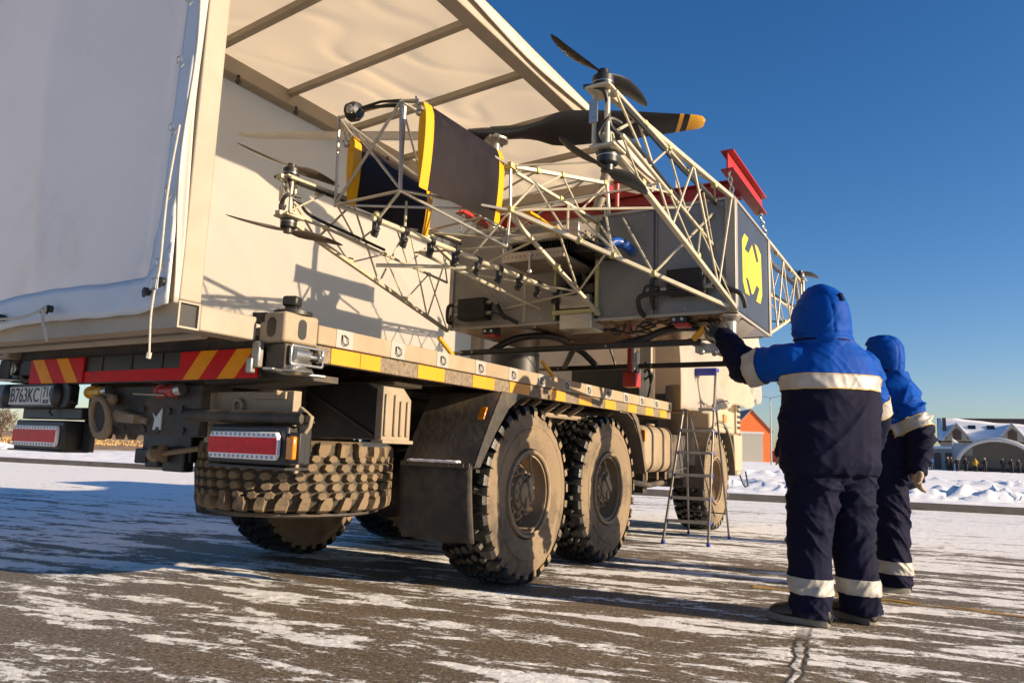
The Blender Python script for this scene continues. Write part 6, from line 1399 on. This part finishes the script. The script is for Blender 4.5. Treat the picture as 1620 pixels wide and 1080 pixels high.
        b.rings(rs); b.path([base-ft*.03+up*.08, base-ft*.03+up*.22], [.055, .062], 16); b = voxel(b, .008, 2); wrinkle(b, .004, lambda p: fold(p, 9, 30, 20)); bt = b.build('boot', 'boot', t, ang=180)
        b = B(); out = [(-.100, .0), (-.09, .034), (-.04, .054), (.02, .050), (.08, .056), (.15, .064), (.21, .054), (.246, .016)]
        ol = [(f_, w_) for f_, w_ in out]+[(f_, -w_) for f_, w_ in out[::-1]]
        def sl(u, v, h): return base+ft*u+sd*v+up*(h+(.012 if u > .19 else 0)*(1 if h > .005 else .6))
        b.prism(ol, sl, .003, .040); b.build('sole', 'sole', bt, bevel=.004, ang=50)
    return t
GRP = 'workers in blue and navy winter suits'
worker('worker with blue hood up reaching a gloved hand under the grey drone', (-.60, 4.66, 0), dict(
    pelvis=(-.595, 4.66, .93), chest=(-.575, 4.62, 1.38), head=(-.615, 4.63, 1.79), face=(-.60, .80, 0), hface=(-.80, .60, .08),
    shL=(-.77, 4.50, 1.49), elL=(-1.045, 4.60, 1.455), wrL=(-1.225, 4.76, 1.70), hdL=(-.50, .30, .62), hnL=(.3, .3, -.8), curlL=.75,
    shR=(-.415, 4.80, 1.48), elR=(-.372, 4.97, 1.17), wrR=(-.46, 5.10, .93), hdR=(-.3, .3, -.9), hnR=(-.8, -.4, 0), curlR=.5,
    hipL=(-.66, 4.59, .87), knL=(-.70, 4.58, .50), anL=(-.70, 4.57, .10), toeL=(-1, .05, 0), hipR=(-.495, 4.74, .87), knR=(-.505, 4.80, .50), anR=(-.475, 4.84, .10), toeR=(-.80, .60, 0)),
    'glove_dark', GRP, .83, (1.315, 1.398), True, 0., 1.04)
worker('worker in profile at the far right, tan glove hanging, hood up', (-.36, 6.2, 0), dict(
    pelvis=(-.375, 6.22, .90), chest=(-.345, 6.18, 1.33), head=(-.395, 6.17, 1.715), face=(-1, .12, 0), hface=(-1, .2, .02),
    shL=(-.285, 6.02, 1.40), elL=(-.165, 5.98, 1.12), wrL=(-.185, 5.95, .885), hdL=(-.12, -.02, -1), hnL=(.9, .5, 0), curlL=.8,
    shR=(-.36, 6.42, 1.42), elR=(-.48, 6.46, 1.15), wrR=(-.66, 6.36, 1.05), hdR=(-.8, -.5, .1), hnR=(0, 0, -1), curlR=.6,
    hipL=(-.38, 6.11, .86), knL=(-.38, 6.09, .48), anL=(-.365, 6.08, .10), toeL=(-1, -.25, 0), hipR=(-.38, 6.34, .86), knR=(-.46, 6.46, .48), anR=(-.50, 6.54, .10), toeR=(-.9, .2, 0)),
    'glove_tan', GRP, .76, (1.155, 1.225), True, 11., 1.0, True, True)
worker('worker almost hidden behind the hooded one, only pale glove and boot showing', (-1.43, 8.66, 0), dict(
    pelvis=(-1.40, 8.70, .90), chest=(-1.39, 8.72, 1.32), head=(-1.40, 8.72, 1.66), face=(-.5, .86, 0), hface=(-.6, .8, 0),
    shL=(-1.46, 8.64, 1.36), elL=(-1.565, 8.66, 1.12), wrL=(-1.632, 8.69, .965), hdL=(-.05, .1, -1), hnL=(1, .2, 0), curlL=.5,
    shR=(-1.22, 8.82, 1.36), elR=(-1.15, 8.86, 1.1), wrR=(-1.18, 8.84, .88), hdR=(0, .1, -1), hnR=(-1, 0, 0), curlR=.5,
    hipL=(-1.47, 8.66, .86), knL=(-1.40, 8.66, .48), anL=(-1.35, 8.68, .10), toeL=(-.9, .1, 0), hipR=(-1.31, 8.76, .86), knR=(-1.28, 8.80, .48), anR=(-1.24, 8.82, .10), toeR=(-.8, .5, 0)),
    'glove_tan', GRP, .80, (1.22, 1.29), True, 21., .86, False)
